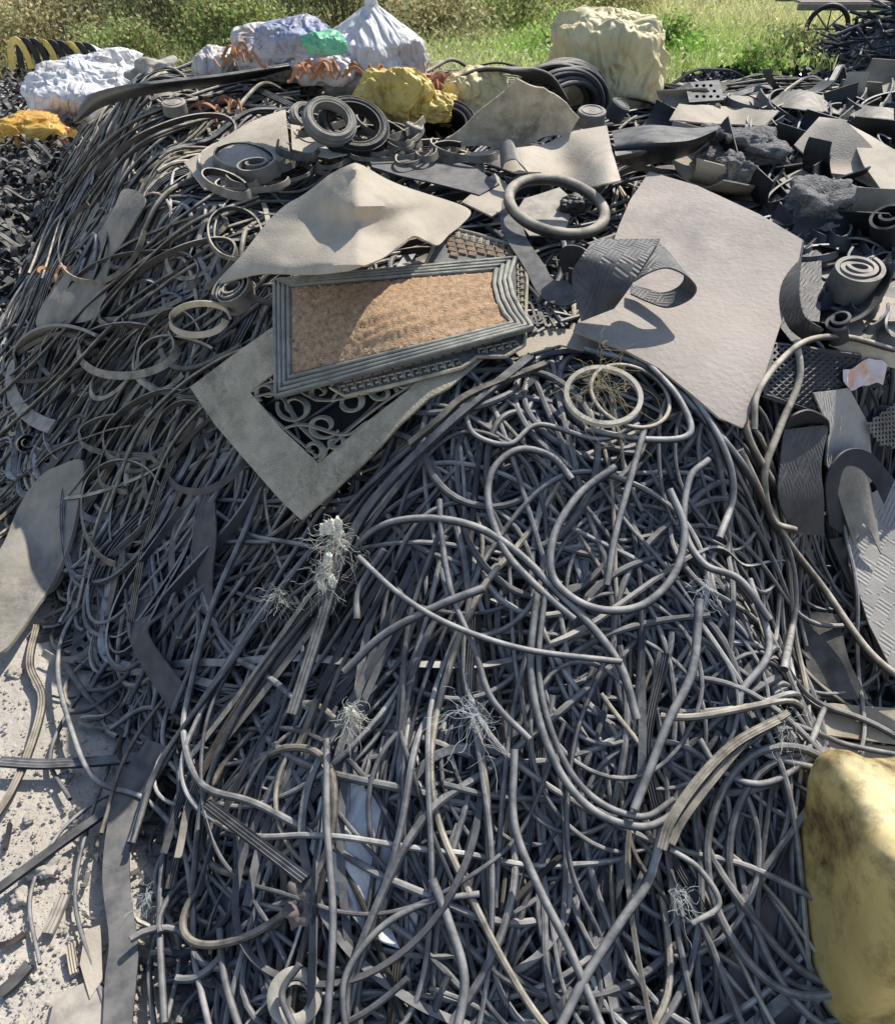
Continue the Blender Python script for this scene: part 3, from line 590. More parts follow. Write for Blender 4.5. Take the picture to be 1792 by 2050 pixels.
# scroll mat
so=[(380,775),(460,715),(545,655),(700,660),(985,700),(900,775),(860,795),(800,850),(740,915),(670,980),(602,1040),(560,1000),(490,920),(430,850)]
hole=[(500,785),(545,748),(700,757),(838,758),(818,780),(732,846),(638,928),(565,860)]
so_c=W1(620,850,.1); E=empty('door_mat',so_c,'dusty rubber door mat with cut-out scrollwork corner hanging down the slope','door mat')
P,F=tri_region(so,[hole],12); V=W(P[:,0],P[:,1],.155); V,F=solid(V,F,.008); mk('base',V,F,'scroll',parent=E)
sc=[]
def spiral(cx,cy,r,turn,a0,cw=1,w=.018):
    t=np.linspace(0,1,34); a=math.radians(a0)+cw*t*turn*2*math.pi; rr=r*(1-.66*t); q=np.c_[cx+rr*np.cos(a),cy+rr*np.sin(a)*.85]
    V=W(q[:,0],q[:,1],.152); sc.append(sweep(V,rect(w,.004),scale=.6+.8*np.sin(np.pi*np.clip(t*1.1,0,1))*.6))
def rib2(pts,w=.014,n=24):
    q=cat_rom(np.array(pts,float),n); V=W(q[:,0],q[:,1],.150); sc.append(sweep(V,rect(w,.004)))
for s in [(535,785,24,1.0,120,1),(590,815,36,1.25,200,-1),(648,852,32,1.2,20,1),(700,805,34,1.2,180,1),(765,785,30,1.1,0,-1),(628,898,20,1.0,90,-1),(672,885,18,1.0,300,1),(640,785,20,1.0,80,1),(812,768,15,1.,0,-1)]: spiral(*s)
rib2([(505,795),(560,790),(600,850),(650,900),(638,925)]); rib2([(500,785),(560,762),(640,800),(720,790),(830,762)]); rib2([(565,858),(610,850),(690,870),(735,845)]); rib2([(638,915),(700,860),(770,805),(825,770)],.007); rib2([(520,812),(575,862),(636,915)],.007)
V,F=join(sc); mk('scrollwork',V,F,'scrolld',parent=E)
P,F=tri_region([(508,782),(548,752),(700,760),(830,762),(732,840),(640,918),(570,858)],[],16); V=W(P[:,0],P[:,1],.10); V,F=solid(V,F,.004); mk('rubber_sheet',V,F,'void',label='added dark backing standing in for shade behind the cut-out scrollwork of the door mat',cat='rubber sheet')  # added backing, its dark colour paints the shade inside the cut-outs
for q,(a,b) in enumerate([((540,760),(600,880)),((720,760),(600,850)),((790,765),(660,890))]):
    tube([a,((a[0]+b[0])/2+10,(a[1]+b[1])/2),b],.006,'dark tube seen through the cut-outs of the scrollwork mat',.35,.115,group='tubes under the scrollwork')
cr=[]
for _ in range(160):
    x=600+R.normal(40,45); y=975+R.normal(-10,22)-(x-640)*.55
    p=W1(x,y,.162); a=R.uniform(0,3.1); d=np.array([math.cos(a),math.sin(a)*.8,math.sin(a)*.5])*.004; cr.append(sweep(np.array([p-d,p,p+d]),rect(.0022,.0018)))
V,F=join(cr); mk('crumbs',V,F,'tan',kind='stuff',label='scattered tan crumbs on the scrollwork mat corner',cat='crumbs',smooth=False)
E2=[]
for cx,cy in [(1065,600),(1090,625),(1075,640)]:
    t=np.linspace(0,1,24); a=t*8; q=np.c_[cx+16*(1-.7*t)*np.cos(a),cy+12*(1-.7*t)*np.sin(a)]; V=W(q[:,0],q[:,1],.14); E2.append(sweep(V,rect(.01,.008)))
for k in range(5):
    q=np.array([(1045+k*14,585+k*8),(1060+k*17,655)],float); q=cat_rom(q,8); V=W(q[:,0],q[:,1],.14); E2.append(sweep(V,rect(.008,.008)))
V,F=join(E2); mk('rubber_grille',V,F,'black',label='black cut-out grille piece between carpet mat and largest sheet',cat='rubber grille')
# other sheets
def S(label,pts,off,m,name='rubber_sheet',cat='rubber sheet',**k): return sheet(name,pts,off,m,label=label,cat=cat,**k)
S('crusty tan sheet standing tilted at the top of the heap',[(1035,150),(1055,158),(1090,175),(1100,186),(1135,205),(1160,235),(1150,250),(1140,270),(1090,276),(1030,290),(940,295),(885,302),(905,280),(930,255),(955,228),(975,210),(1005,182)],lambda X,Y:.14+.28*np.clip((300-Y)/150,0,1),'crust',th=.012,wr=.022,wf=14,step=8)
S('pale creased sheet with a rolled fold below the crusty tan sheet',[(1000,300),(1090,290),(1150,262),(1215,250),(1225,300),(1243,362),(1180,375),(1130,362),(1080,345),(1030,345),(960,320),(900,308)],lambda X,Y:.18+.05*np.sin((X-1000)/28)*np.clip((Y-270)/60,0,1)+.06*np.clip((X-1100)/120,0,1),'beige2',wr=.004,step=9)
loft('rubber_roll',[(1000,300,.22),(1005,285,.28),(1022,280,.3),(1035,300,.28),(1050,335,.24)],[(1003,340,.2),(1010,325,.25),(1030,318,.27),(1045,330,.26),(1058,345,.23)],'grey',label='rolled grey fold at left end of the creased pale sheet',cat='rubber roll')
S('beige triangular sheet on the upper left of the heap',[(572,222),(580,300),(560,350),(480,372),(410,378),(368,322),(440,280),(500,245)],lambda X,Y:.13+.1*np.clip((360-Y)/150,0,1),'beige2')
S('small beige sheet leaning right of the upper left triangular sheet',[(582,248),(640,258),(700,290),(740,305),(660,318),(585,300)],.18,'beige2')
S('grey beige sheet half buried on the left slope of the heap',[(248,378),(290,394),(270,440),(235,500),(215,545),(212,590),(190,635),(130,650),(75,655),(85,610),(135,545),(185,480),(225,420)],lambda X,Y:.115+.03*np.sin(Y/30),'slab',curve=True,step=10)
S('dark band sheet curving beneath the steering ring',[(738,315),(800,306),(880,315),(950,335),(1000,370),(960,392),(880,372),(800,352),(745,335)],.17,'strap')
S('small crumpled sheet between tent sheet and steering ring',[(925,405),(990,345),(1020,372),(1010,415),(985,432)],.17,'beige')
S('grey rubber sheet piece inside the steering ring',[(1050,395),(1120,375),(1150,400),(1130,470),(1060,470),(1030,430)],.15,'grey')
S('pale sheet lying at the upper right beside the crumb chunk',[(1590,290),(1640,235),(1690,240),(1740,290),(1790,345),(1760,380),(1700,350),(1650,345)],lambda X,Y:.16+.1*np.clip((330-Y)/90,0,1),'beige2')
S('pale sheet hanging over the right frame edge',[(1690,240),(1792,300),(1850,420),(1780,400),(1730,330)],.2,'beige2')
S('wide beige sheet among offcuts above the largest sheet right corner',[(1360,205),(1470,215),(1560,222),(1530,250),(1440,245),(1340,240)],lambda X,Y:.16+.04*np.sin(X/30),'beige')
S('long grey sheet lying along the crest at upper right',[(1500,190),(1600,180),(1700,205),(1790,215),(1790,240),(1680,228),(1560,215)],lambda X,Y:.16+.04*np.sin(X/25),'grey')
S('black glossy sheet behind the right coil of tape',[(1600,475),(1645,480),(1645,600),(1640,650),(1590,690),(1550,640)],.13,'treadb')
S('dusty flat sheet at the right edge below the tape coil',[(1700,630),(1800,570),(1850,640),(1800,740),(1730,725),(1660,690)],.1,'beige')
S('white painted tread sheet on the right slope',[(1630,785),(1700,775),(1740,850),(1750,960),(1700,1000),(1655,930),(1660,860)],.16,'treadl')
S('pale tread sheet filling the lower right slope',[(1700,1010),(1792,960),(1850,1100),(1850,1350),(1790,1350),(1740,1250),(1700,1130)],.12,'treadl')
S('tan board sheet lying flat at lower right',[(1640,1405),(1800,1420),(1860,1500),(1640,1470)],.06,'tan',th=.01)
S('second tan board sheet above the yellow block',[(1650,1480),(1860,1500),(1860,1570),(1640,1540)],.04,'tan',th=.01)
S('brown sheet lying on ground beside the yellow block',[(1470,1700),(1600,1690),(1640,1850),(1640,2080),(1450,2080)],.035,'brown',wr=.012,wf=14)
S('small grey flap on the right edge of heap',[(1620,330),(1660,370),(1610,400),(1560,360)],.14,'beige')
S('grey plate lying on the ground at bottom left corner',[(110,1990),(180,1960),(230,1990),(215,2080),(90,2080)],.02,'grey')
S('pale pointed plate at bottom left',[(170,1860),(200,1850),(205,1960),(180,2000),(160,1930)],.02,'beige')
loft('tread_band',[(1570,860,.12),(1562,930,.16),(1560,1000,.18),(1590,1070,.1)],[(1660,850,.2),(1645,930,.22),(1650,1000,.22),(1650,1072,.14)],'tread',label='dark tread patterned band curling down right slope beside white tread sheet',cat='tread band')
loft('tread_band',[(1570,860,.12),(1585,835,.2),(1620,822,.25),(1655,840,.24),(1660,870,.18)],[(1600,870,.05),(1610,855,.1),(1630,850,.14),(1645,858,.14),(1648,880,.1)],'black',label='black rolled top lip of the tread band on the right slope',cat='tread band')
loft('tread_band',[(1660,1050,.12),(1655,960,.22),(1690,905,.28),(1740,905,.28),(1792,960,.25)],[(1700,1080,.12),(1710,990,.2),(1725,950,.24),(1745,960,.22),(1770,1010,.2)],'strap',label='dark band bent in an arch at the right edge',cat='tread band')
loft('tread_band',[(1675,980,.2),(1690,935,.25),(1730,945,.25),(1750,1000,.2)],[(1710,1090,.15),(1725,1050,.18),(1740,1060,.18),(1765,1110,.15)],'grey',label='smaller grey band nested inside the arched band at right',cat='tread band')
loft('tread_band',[(1660,1080,.12),(1700,1170,.1),(1740,1260,.08),(1770,1360,.06)],[(1690,1075,.13),(1735,1160,.1),(1775,1240,.1),(1810,1330,.08)],'black',label='black band falling along the pale tread sheet',cat='tread band')
loft('tread_band',[(1600,1220,.06),(1610,1300,.06),(1625,1400,.05)],[(1680,1230,.08),(1700,1320,.08),(1740,1400,.06)],'black',label='broad black sheet strip at the foot of right slope',cat='tread band')
loft('tread_band',[(1560,500,.12),(1555,570,.16),(1575,650,.16),(1620,690,.12)],[(1610,480,.16),(1600,560,.22),(1610,630,.22),(1650,660,.18)],'treadb',label='dark band curving down right of the largest sheet',cat='tread band')
loft('rubber_band',[(1005,400,.2),(1005,460,.2),(1050,535,.18),(1080,590,.17),(1125,612,.17),(1160,600,.2)],[(1045,420,.2),(1052,470,.2),(1090,530,.19),(1110,560,.19),(1150,560,.2),(1170,560,.22)],'strap',label='dark flat band sweeping down from steering ring in an S',cat='rubber band')
loft('rubber_band',[(1118,505,.26),(1135,492,.29),(1165,496,.29),(1187,520,.27),(1168,540,.26),(1140,535,.25)],[(1125,548,.2),(1142,545,.21),(1168,552,.21),(1185,566,.2),(1165,575,.2),(1140,565,.2)],'black',label='short black curled band left of the folded tread band',cat='rubber band')
E=empty('tread_band',W1(1260,560,.19),'dark folded tread band lying on the largest pinkish sheet','tread band')
loft('looped_end',[(1262,590,.19),(1295,605,.19),(1338,617,.2),(1382,600,.23),(1395,575,.27),(1370,548,.31),(1335,535,.33),(1298,545,.33),(1268,562,.31)],[(1262,572,.19),(1288,578,.19),(1325,588,.2),(1358,576,.23),(1372,552,.27),(1352,520,.31),(1328,492,.33),(1310,482,.34),(1290,505,.32)],'tread',nu=70,nv=10,parent=E)
loft('folded_panel',[(1322,478,.355),(1292,525,.34),(1258,580,.29),(1230,618,.22)],[(1192,478,.355),(1165,512,.35),(1145,555,.3),(1165,643,.22)],'tread',nu=40,nv=14,parent=E)
# ---------------- rings, rolls, tyres ----------------
def ring(name,px,py,rpx,minor,off,m,label,cat,normal=(0,-.1,1),prof=None,ecc=1.,tone=.8,n=64,**k):
    c=W1(px,py,off); s=mpp(c); V,F=ringw(c,rpx*s,circ(minor,12) if prof is None else prof,normal,n,ecc); return mk(name,V,F,m,tone=tone,label=label,cat=cat,**k)
ring('steering_ring',1115,412,98,.019,.24,'tubeb','dusty thick steering wheel rim lying on top of the heap','steering ring',(0.15,-.25,1),tone=.7)
ring('rubber_ring',1208,792,74,.008,.17,'pale','pale flat ring lying at the top of the near slope','rubber ring',(0,-.35,1),prof=rect(.013,.014))
ring('rubber_ring',1262,792,82,.006,.155,'tubeb','thin dusty ring overlapping the pale flat ring','rubber ring',(.2,-.35,1),tone=.9)
V1=[];c=W1(590,1995,.08);s=mpp(c)
pr=np.array([[-.014,-.012],[.014,-.012],[.014,.004],[.007,.010],[-.007,.010],[-.014,.004]])
V1.append(ringw(c,42*s,pr,(0.1,-.4,1),64)); V1.append(ringw(c+(0,0,-.012),28*s,rect(.006,.03),(0.1,-.4,1),48))
V,F=join(V1); mk('rubber_ring',V,F,'pale',label='thick pale ring half buried at the bottom edge of picture',cat='rubber ring')
def tyre(px,py,rpx,off,minor,label,normal=(0,-.5,1),m='tyre',nr=5):
    c=W1(px,py,off); s=mpp(c); E=empty('tyre',c,label,'tyre'); nv=nrm(np.array(normal,float)); r0=rpx*s
    V,F=ringw(c,r0,circ(minor,16,1.5),normal,72); mk('casing',V,F,m,parent=E)
    parts=[]
    for q in range(nr):
        a=math.radians(15+q*150/(nr-1)); parts.append(ringw(c+nv*math.cos(a)*minor*1.5,r0+math.sin(a)*minor*1.02,circ(minor*.13,6),normal,64))
    parts.append(ringw(c+nv*minor*1.2,r0-minor*.7,circ(minor*.2,6),normal,64))
    V,F=join(parts); mk('tread_rib',V,F,m,parent=E); return E
tyre(735,272,68,.10,.042,'black tyre lying left of the yellow sacks behind the tent sheet',(.1,-.35,1))
tyre(708,256,60,.24,.024,'slimmer black tyre resting on the larger black tyre',(.3,-.6,1))
tyre(890,268,58,.10,.038,'black tyre in the hollow right of the large black tyre',(-.1,-.6,1),nr=6)
tyre(885,295,60,.0,.04,'black tyre lowest in the stack right of the large tyre',(-.1,-.5,1),nr=6)
tyre(660,243,44,.29,.019,'pale dusty inner tube ring leaning on the large black tyre',(.4,-.7,1),'grey')
tyre(620,240,34,.16,.015,'small grey inner tube ring left of the pale inner tube',(.6,-.5,1),'grey')
def roll(px,py,rpx,w,off,turns,m,label,axis=(0,-.3,1),th=.006):
    c=W1(px,py,off); s=mpp(c); r1=rpx*s; nv=nrm(np.array(axis,float)); u=nrm(np.cross(nv,(0.,1,.01)));v=np.cross(nv,u)
    a=np.linspace(0,turns*2*math.pi,int(turns*30)); rr=r1*(.35+.65*a/a.max())*(1+.04*np.sin(a*1.3)); P=c+rr[:,None]*(np.cos(a)[:,None]*u+np.sin(a)[:,None]*v)+nv*(.012*np.sin(a*.9))[:,None]
    V,F=sweep(P,rect(th,w),0,up=nv); return mk('rubber_roll',V,F,m,tone=.8,label=label,cat='rubber roll')
roll(512,340,42,.06,.2,1.6,'grey','small rolled band on the upper left heap')
roll(470,590,42,.07,.12,3.,'grey','rolled strip tucked under the left tip of the tent sheet',(-.2,-.5,1))
roll(1705,560,46,.09,.18,2.6,'grey','thick coiled tape roll at the right edge',(.1,-.3,1),.014)
roll(1680,655,26,.08,.15,1.3,'strap','small dark roll below the thick coiled tape roll',(-.4,-.6,1),.009)
roll(1780,450,40,.10,.2,1.4,'black','black roll cut by the right frame edge',(-.5,-.5,1),.01)
roll(60,890,24,.06,.1,1.3,'black','black roll at the left edge above the perforated mat',(.2,-.8,1))
def can(px,py,rpx,h,off,m,label,axis=(0,-.2,1)):
    c=W1(px,py,off); s=mpp(c); r=rpx*s; nv=nrm(np.array(axis,float)); pts=[c-nv*h/2,c-nv*h*.48,c-nv*h*.3,c+nv*h*.3,c+nv*h*.45,c+nv*h*.5]
    E=sweep(np.array(pts),circ(r,28),rmf=True,scale=np.array([.9,1,1,1,1,.93]),up=(1,0,0)); G=ringw(c+nv*h*.5,r*.72,circ(r*.07,6),axis,32)
    V,F=join([E,G]); return mk('rubber_plug',V,F,m,label=label,cat='rubber plug',angle=35)
can(1184,235,28,.06,.2,'grey','dusty round puck right of the crusty tan sheet')
can(1235,222,20,.07,.2,'strap','smaller dark puck beside the dusty round puck',(.5,-.3,1))
can(350,215,24,.05,.14,'grey','round grey puck on the upper left heap')
can(820,280,18,.12,.15,'grey','short grey cylinder between the black tyres',(.4,0,1))
loft('mudguard',[(1225,262,.2),(1300,250,.26),(1380,256,.26),(1440,252,.25)],[(1240,330,.12),(1300,330,.14),(1380,310,.16),(1432,270,.2)],'black',nv=14,bulge=.08,label='black curved mudguard shape right of the creased pale sheet',cat='mudguard')
loft('gasket',[(1230,300,.22),(1310,285,.24),(1400,275,.24)],[(1235,322,.2),(1310,308,.22),(1395,292,.22)],'grey',nv=8,bulge=.03,label='long grey gasket strip lying on black mudguard',cat='gasket')
loft('long_trim',[(128,242,.14),(165,196,.2),(240,172,.24),(340,158,.24),(450,146,.24),(578,126,.22)],[(152,256,.08),(195,220,.10),(260,198,.12),(350,182,.13),(455,168,.13),(584,142,.13)],'black',nu=50,nv=10,bulge=.03,th=.012,label='long black trim strip along the upper left crest of the heap',cat='rubber trim')
c=W1(1130,190,.14)
Eh=empty('hose_coil',c,'black bundle of hoses arched over beside the big yellow sack','hose coil')
s=mpp(c)
for q in range(26):
    r=(105-q*1.6+R.normal(0,3))*s; a=np.linspace(math.radians(-8),math.radians(175),30); ex=R.normal(0,.03)
    P=np.c_[c[0]-r*.15+np.cos(a)*r*.95+ex, c[1]+(q%6-3)*.035+.12*np.cos(a)+0*a, c[2]-.05+np.sin(a)*r*.78]
    V,F=sweep(P,circ(.013,8),rmf=True,up=(0,1,0)); mk('hose',V,F,'tube' if q%5 else 'tubeb',tone=.15+.3*(q%5==0),parent=Eh)
for q in range(9):
    tube([(885+q*9,205-q*3,.1),(915+q*9,160-q*2,.24),(975+q*8,138,.3),(1050+q*6,150,.28),(1095+q*5,185+q*2,.15)],.010,'dusty hose arching above the crusty tan sheet',.7,m='tubeb',group='hoses arching above crusty sheet')
for px,py,w,h,sd,lab in [(1490,290,135,75,3,'rough grey crumb rubber chunk above the right coils'),(1640,400,120,95,4,'largest rough grey crumb chunk at right below the pale sheet'),(1470,335,60,70,5,'small rough crumb chunk left of the larger ones'),(1150,410,50,50,6,'black ragged lump inside the steering ring')]:
    b=W1(px,py+h*.3,.14); s=mpp(b); V,F=blob(b,(w*s/2,w*s/2.4,h*s/2*.7),sd,.5,.12,5,flat=.6,rot=sd,power=4); mk('crumb_chunk',V,F,'foam' if sd<6 else 'black',label=lab,cat='rubber chunk',angle=0)
b=W1(612,1835,.02); V,F=blob(b,(.035,.035,.04),8,.5,.08,4,power=5); mk('rubber_chunk',V,F,'brown',label='brown block wedged among tubes near bottom left centre',cat='rubber chunk',angle=0)
def perf(label,out,rp,stp,off,m):
    hs=[]; o=np.array(out); x0,y0=o.min(0); x1,y1=o.max(0); r=0
    y=y0+stp*.8
    while y<y1-stp*.5:
        x=x0+stp*.8+(r%2)*stp*.5
        while x<x1-stp*.5:
            a=np.arange(8)*math.pi/4; c=[(x+rp*math.cos(t),y+rp*.8*math.sin(t)) for t in a]; e=[(x+rp*1.5*math.cos(t),y+rp*1.5*math.sin(t)) for t in a]
            if all(inpoly(np.array([q[0] for q in e]),np.array([q[1] for q in e]),out)): hs.append(c)
            x+=stp
        y+=stp*.8; r+=1
    return sheet('perforated_mat',out,off,m,th=.012,step=9,holes=hs,wr=.002,label=label,cat='perforated mat')
perf('black perforated mat on the ground beneath the hanging tubes at left',[(150,1250),(235,1240),(265,1330),(200,1345),(140,1320)],7,25,.03,'strap')
perf('black perforated mat with round holes at the left edge',[(60,900),(165,880),(160,930),(60,950)],7,26,.11,'strap')
perf('black perforated mat at the upper right crest of the heap',[(1370,165),(1440,160),(1450,200),(1380,205)],4,14,.16,'black')
pm=[];poly=[(1545,690),(1720,712),(1700,800),(1640,830),(1530,790)]
for k in range(-20,40):
    for sg in (1,-1):
        q=np.array([(1400+k*15+t*170*sg,690+t*150) for t in np.linspace(0,1,40)]); kk=inpoly(q[:,0],q[:,1],poly)
        if kk.sum()>4: q=q[kk]; V=W(q[:,0],q[:,1],.12); pm.append(sweep(V,rect(.007,.01)))
q=dens(poly,10); pm.append(sweep(W(q[:,0],q[:,1],.12),rect(.014,.012),0,True))
V,F=join(pm); mk('mesh_mat',V,F,'strap',label='black diamond mesh mat on the right of the largest sheet',cat='mesh mat')
pm=[];poly=[(1730,850),(1800,800),(1800,900),(1760,890)]
for k in range(14):
    q=np.array([(1735+k*7,800),(1735+k*7,900)],float); q=cat_rom(q,30); kk=inpoly(q[:,0],q[:,1],poly)
    if kk.sum()>3: pm.append(sweep(W(q[kk][:,0],q[kk][:,1],.2),rect(.005,.006)))
for k in range(12):
    q=np.array([(1725,805+k*9),(1800,795+k*9)],float); q=cat_rom(q,30); kk=inpoly(q[:,0],q[:,1],poly)
    if kk.sum()>3: pm.append(sweep(W(q[kk][:,0],q[kk][:,1],.2),rect(.005,.006)))
V,F=join(pm); mk('mesh_mat',V,F,'grey',label='small grey square mesh piece at right edge',cat='mesh mat')
S('crumpled orange and white candy wrapper on the right slope',[(1690,735),(1740,722),(1778,728),(1770,765),(1720,778),(1688,765)],.18,'wrap',name='wrapper',cat='wrapper',th=.001,wr=.02,wf=40,step=6)
S('white woven sack piece buried under tubes at bottom centre',[(640,1590),(700,1560),(760,1600),(800,1700),(760,1800),(800,1900),(740,1880),(650,1760),(620,1700)],.07,'sackw',name='woven_sack',cat='sack',th=.002,wr=.012,wf=20)
S('second white woven sack flap low among the tubes',[(820,1640),(900,1620),(930,1740),(870,1800),(850,1900),(800,1860),(850,1740)],.055,'sackw',name='woven_sack',cat='sack',th=.002,wr=.012,wf=20)
def offcut(px,py,kind):
    c=W1(px,py,R.uniform(.05,.10)); s=R.uniform(.08,.24); w=s*R.uniform(.3,.7)
    cur=R.uniform(2,8)*R.choice([-1,1]); rz=R.uniform(0,6.28); tl=R.normal(0,.22); t2=R.normal(0,.22)
    u=np.linspace(-s,s,22); v=np.linspace(-w,w,9); U,Vv=np.meshgrid(u,v,indexing='ij'); wf=1-.25*np.sin(U*11+R.uniform(0,6))
    a=U*cur; X=np.sin(a)/cur; Z=(1-np.cos(a))/cur; Y=Vv*wf+.5*U*U*R.normal()
    P=np.stack([X,Y,Z],-1).reshape(-1,3)
    def rot(P,ax,t):
        c_,s_=math.cos(t),math.sin(t); Q=P.copy(); i,j=[(1,2),(0,2),(0,1)][ax]; Q[:,i]=P[:,i]*c_-P[:,j]*s_; Q[:,j]=P[:,i]*s_+P[:,j]*c_; return Q
    P=rot(rot(rot(P,0,tl),1,t2),2,rz)+c
    i=np.arange(21)[:,None];j=np.arange(8)[None]; F=np.stack([i*9+j,(i+1)*9+j,(i+1)*9+j+1,i*9+j+1],-1).reshape(-1,4)
    V,F=solid(P,F,.005)
    lab={'beige':'dusty beige curved rubber offcut in the upper right jumble','grey':'grey curved rubber offcut in the upper right jumble','black':'black curved rubber offcut in the upper right jumble','beige2':'pale curved rubber offcut in the upper right jumble'}[kind]
    mk('rubber_offcut',V,F,kind,label=lab,cat='rubber offcut',group=kind+' offcuts upper right')
px,py=inreg(125,[(1260,190),(1420,175),(1800,190),(1800,640),(1650,620),(1650,480),(1320,330),(1250,300)])
for a,b in zip(px,py): offcut(a,b,random.choice(['beige','grey','grey','black','black','black','beige2']))
px,py=inreg(55,[(600,180),(880,290),(1000,300),(740,330),(420,380),(560,300)])
for a,b in zip(px,py):
    loop(a,b,R.uniform(20,70),R.uniform(8,22),R.uniform(-30,30),0,R.uniform(150,340),R.uniform(.012,.03),.006,R.uniform(.12,.2),R.uniform(.5,1),label='curled band lying between tent sheet and tyres at heap top',n=30)['group']='curled bands at heap top'
px,py=inreg(55,[(1420,170),(1800,200),(1800,700),(1640,620),(1560,400)])
for a,b in zip(px,py):
    loop(a,b,R.uniform(20,70),R.uniform(10,30),R.uniform(-60,60),0,R.uniform(150,340),R.uniform(.02,.07),.008,.13,R.uniform(.1,.8),m='tube',label='curled band in the upper right jumble of offcuts',n=30)['group']='curled bands upper right'
# ---------------- fibres ----------------
def tuft(px,py,off,rad,n,m,label,core=0):
    c=W1(px,py,off); parts=[]
    for _ in range(n):
        d=R.normal(0,1,3); d/=np.linalg.norm(d); p=c+d*rad*R.uniform(0,.6)*np.array([.8,.6,1.3]); P=[p]; v=R.normal(0,1,3); nn=R.integers(4,12)
        for s in range(nn): v+=R.normal(0,.4,3); v/=np.linalg.norm(v); P.append(P[-1]+v*rad*.22+np.array([0,-.12,-.10])*rad*.5)
        parts.append(sweep(cat_rom(np.array(P),18),rect(.00055,.00055),rmf=True))
    V,F=join(parts); o=mk('fibre_tuft',V,F,m,label=label,cat='fibre tuft',angle=0)
    for q in range(core):
        b=c+R.normal(0,1,3)*rad*np.array([.25,.3,.7]); V,F=blob(b,(rad*.16,rad*.13,rad*.3),q+px,.8,.3,4,flat=.9,rot=q); mk('fluff',V,F,'fib',parent=o,angle=0)
tuft(672,1080,.19,.055,90,'fib','white cotton fibre tuft hanging below the scrollwork mat',6)
tuft(655,1150,.18,.05,75,'fib','lower white fibre tuft trailing from the cotton tuft',4)
tuft(555,1190,.15,.045,45,'fib','pale wispy fibre tuft left of the cotton tuft')
tuft(705,1425,.15,.035,70,'fib','greenish white fibre knot in the middle left of near slope',2)
tuft(950,1430,.14,.07,55,'bluefib','large grey wispy fibre mat in the centre of near slope')
tuft(1415,1170,.14,.035,30,'bluefib','grey fibre wisp on the right shoulder')
tuft(1360,1790,.13,.04,28,'bluefib','grey fibre wisp low on the right')
tuft(1570,1450,.11,.05,40,'bluefib','grey fibre wisp by the wide ribbed strip')
tuft(300,1790,.05,.04,30,'bluefib','grey fibre wisp beside the long strap')
tuft(1200,760,.2,.10,60,'straw','dry straw wisps lying across the pale flat ring')
# ---------------- sacks ----------------
sack('sack',165,262,215,110,'sackw','bright white plastic sack at left beside the heap crest',seed=1)
sack('sack',205,185,150,75,'sackw','smaller white sack behind the bright white sack at left',seed=2)
sack('sack',55,300,150,60,'orangef','orange yellow printed bag at the left edge',seed=3)
sack('bag_end',105,298,60,48,'red','dark red end bag beside the orange printed bag',cat='bag',seed=13)
sack('sack',692,205,90,55,'grey','grey dusty bundle left of the bright yellow sack',seed=30,off=.05)
sack('sack',745,165,175,150,'sackw','tallest white knotted sack behind the heap',seed=4,pinch=.25,off=.12,lump=.2)
sack('sack',575,152,200,90,'sackc','cloudy white sack left of the tallest sack',seed=5,off=.12)
sack('sack',440,165,100,65,'sackc','low slumped cloudy sack leftmost behind the heap',seed=6,off=.05)
sack('sack',650,162,120,60,'sackc','cloudy sack stuffed with orange strips next to the tallest sack',seed=7,off=.15)
sack('sack',820,150,70,65,'sackc','small cloudy sack right of the tallest sack',seed=27,off=.15)
sack('sack',590,102,150,62,'sackb','blue sack behind the cloudy sacks',seed=8,off=.5)
sack('sack',648,97,75,38,'sackg','bright green bag on the blue sack',seed=9,off=.55)
sack('sack',785,238,135,95,'sackyy','bright yellow plastic sack in front of the white sacks',seed=10,off=.16)
sack('sack',855,235,110,50,'sackyy','second yellow plastic bag right of the bright yellow sack',seed=11,off=.16)
sack('sack',945,248,130,95,'sacky','pale yellow crumpled bag left of the hose arch',seed=12,off=.08)
sack('sack',1213,222,205,165,'sacky','big square yellow plastic sack at the top of heap',seed=14,lump=.14,wrk=.055,dr=.7,power=4.)
sack('rock',300,165,80,40,'rock','grey boulder behind the white sacks at left',cat='rock',seed=15,lump=.4,power=4,zs=1)
sack('rock',885,165,70,35,'rock','pale boulder right of the tallest white sack',cat='rock',seed=16,lump=.4,power=4,zs=1)
b=W1(115,165,0.1); s=mpp(b)
E=empty('harness_bundle',b,'black and yellow striped bundle on top of the left white sacks','bundle')
for q in range(9):
    a=np.linspace(0,math.pi,20); P=b+np.c_[(-55+q*15+np.cos(a)*18)*s,np.full(20,-.1+q*.03),(28+np.sin(a)*(50-q*2))*s]
    V,F=sweep(P,rect(.07,.02),rmf=True,up=(0,1,0)); mk('strap',V,F,'sackyy' if q%3==0 else 'black',parent=E)
parts=[]
for (x0,x1,y0,y1,n,of) in [(470,500,95,125,20,.3),(600,700,132,150,35,.3),(840,900,160,185,60,.2),(740,760,140,155,10,.3),(100,150,540,560,5,.1),(400,480,205,225,10,.12)]:
    for _ in range(n):
        x=R.uniform(x0,x1);y=R.uniform(y0,y1); p=W1(x,y,R.uniform(.1,of)); L=R.uniform(.05,.13); a=R.uniform(0,6.28); k=R.normal(0,9); u=np.linspace(0,1,9); th=a+k*u*L
        P=p+np.c_[np.cumsum(np.cos(th))*L/9,np.cumsum(np.sin(th))*L/9,.03*np.sin(u*R.uniform(2,7))]; parts.append(sweep(P,rect(.015,.005),R.uniform(0,3)))
V,F=join(parts); mk('orange_strips',V,F,'orange',kind='stuff',label='orange rubber peelings spilled around the sacks',cat='rubber strips',angle=50)
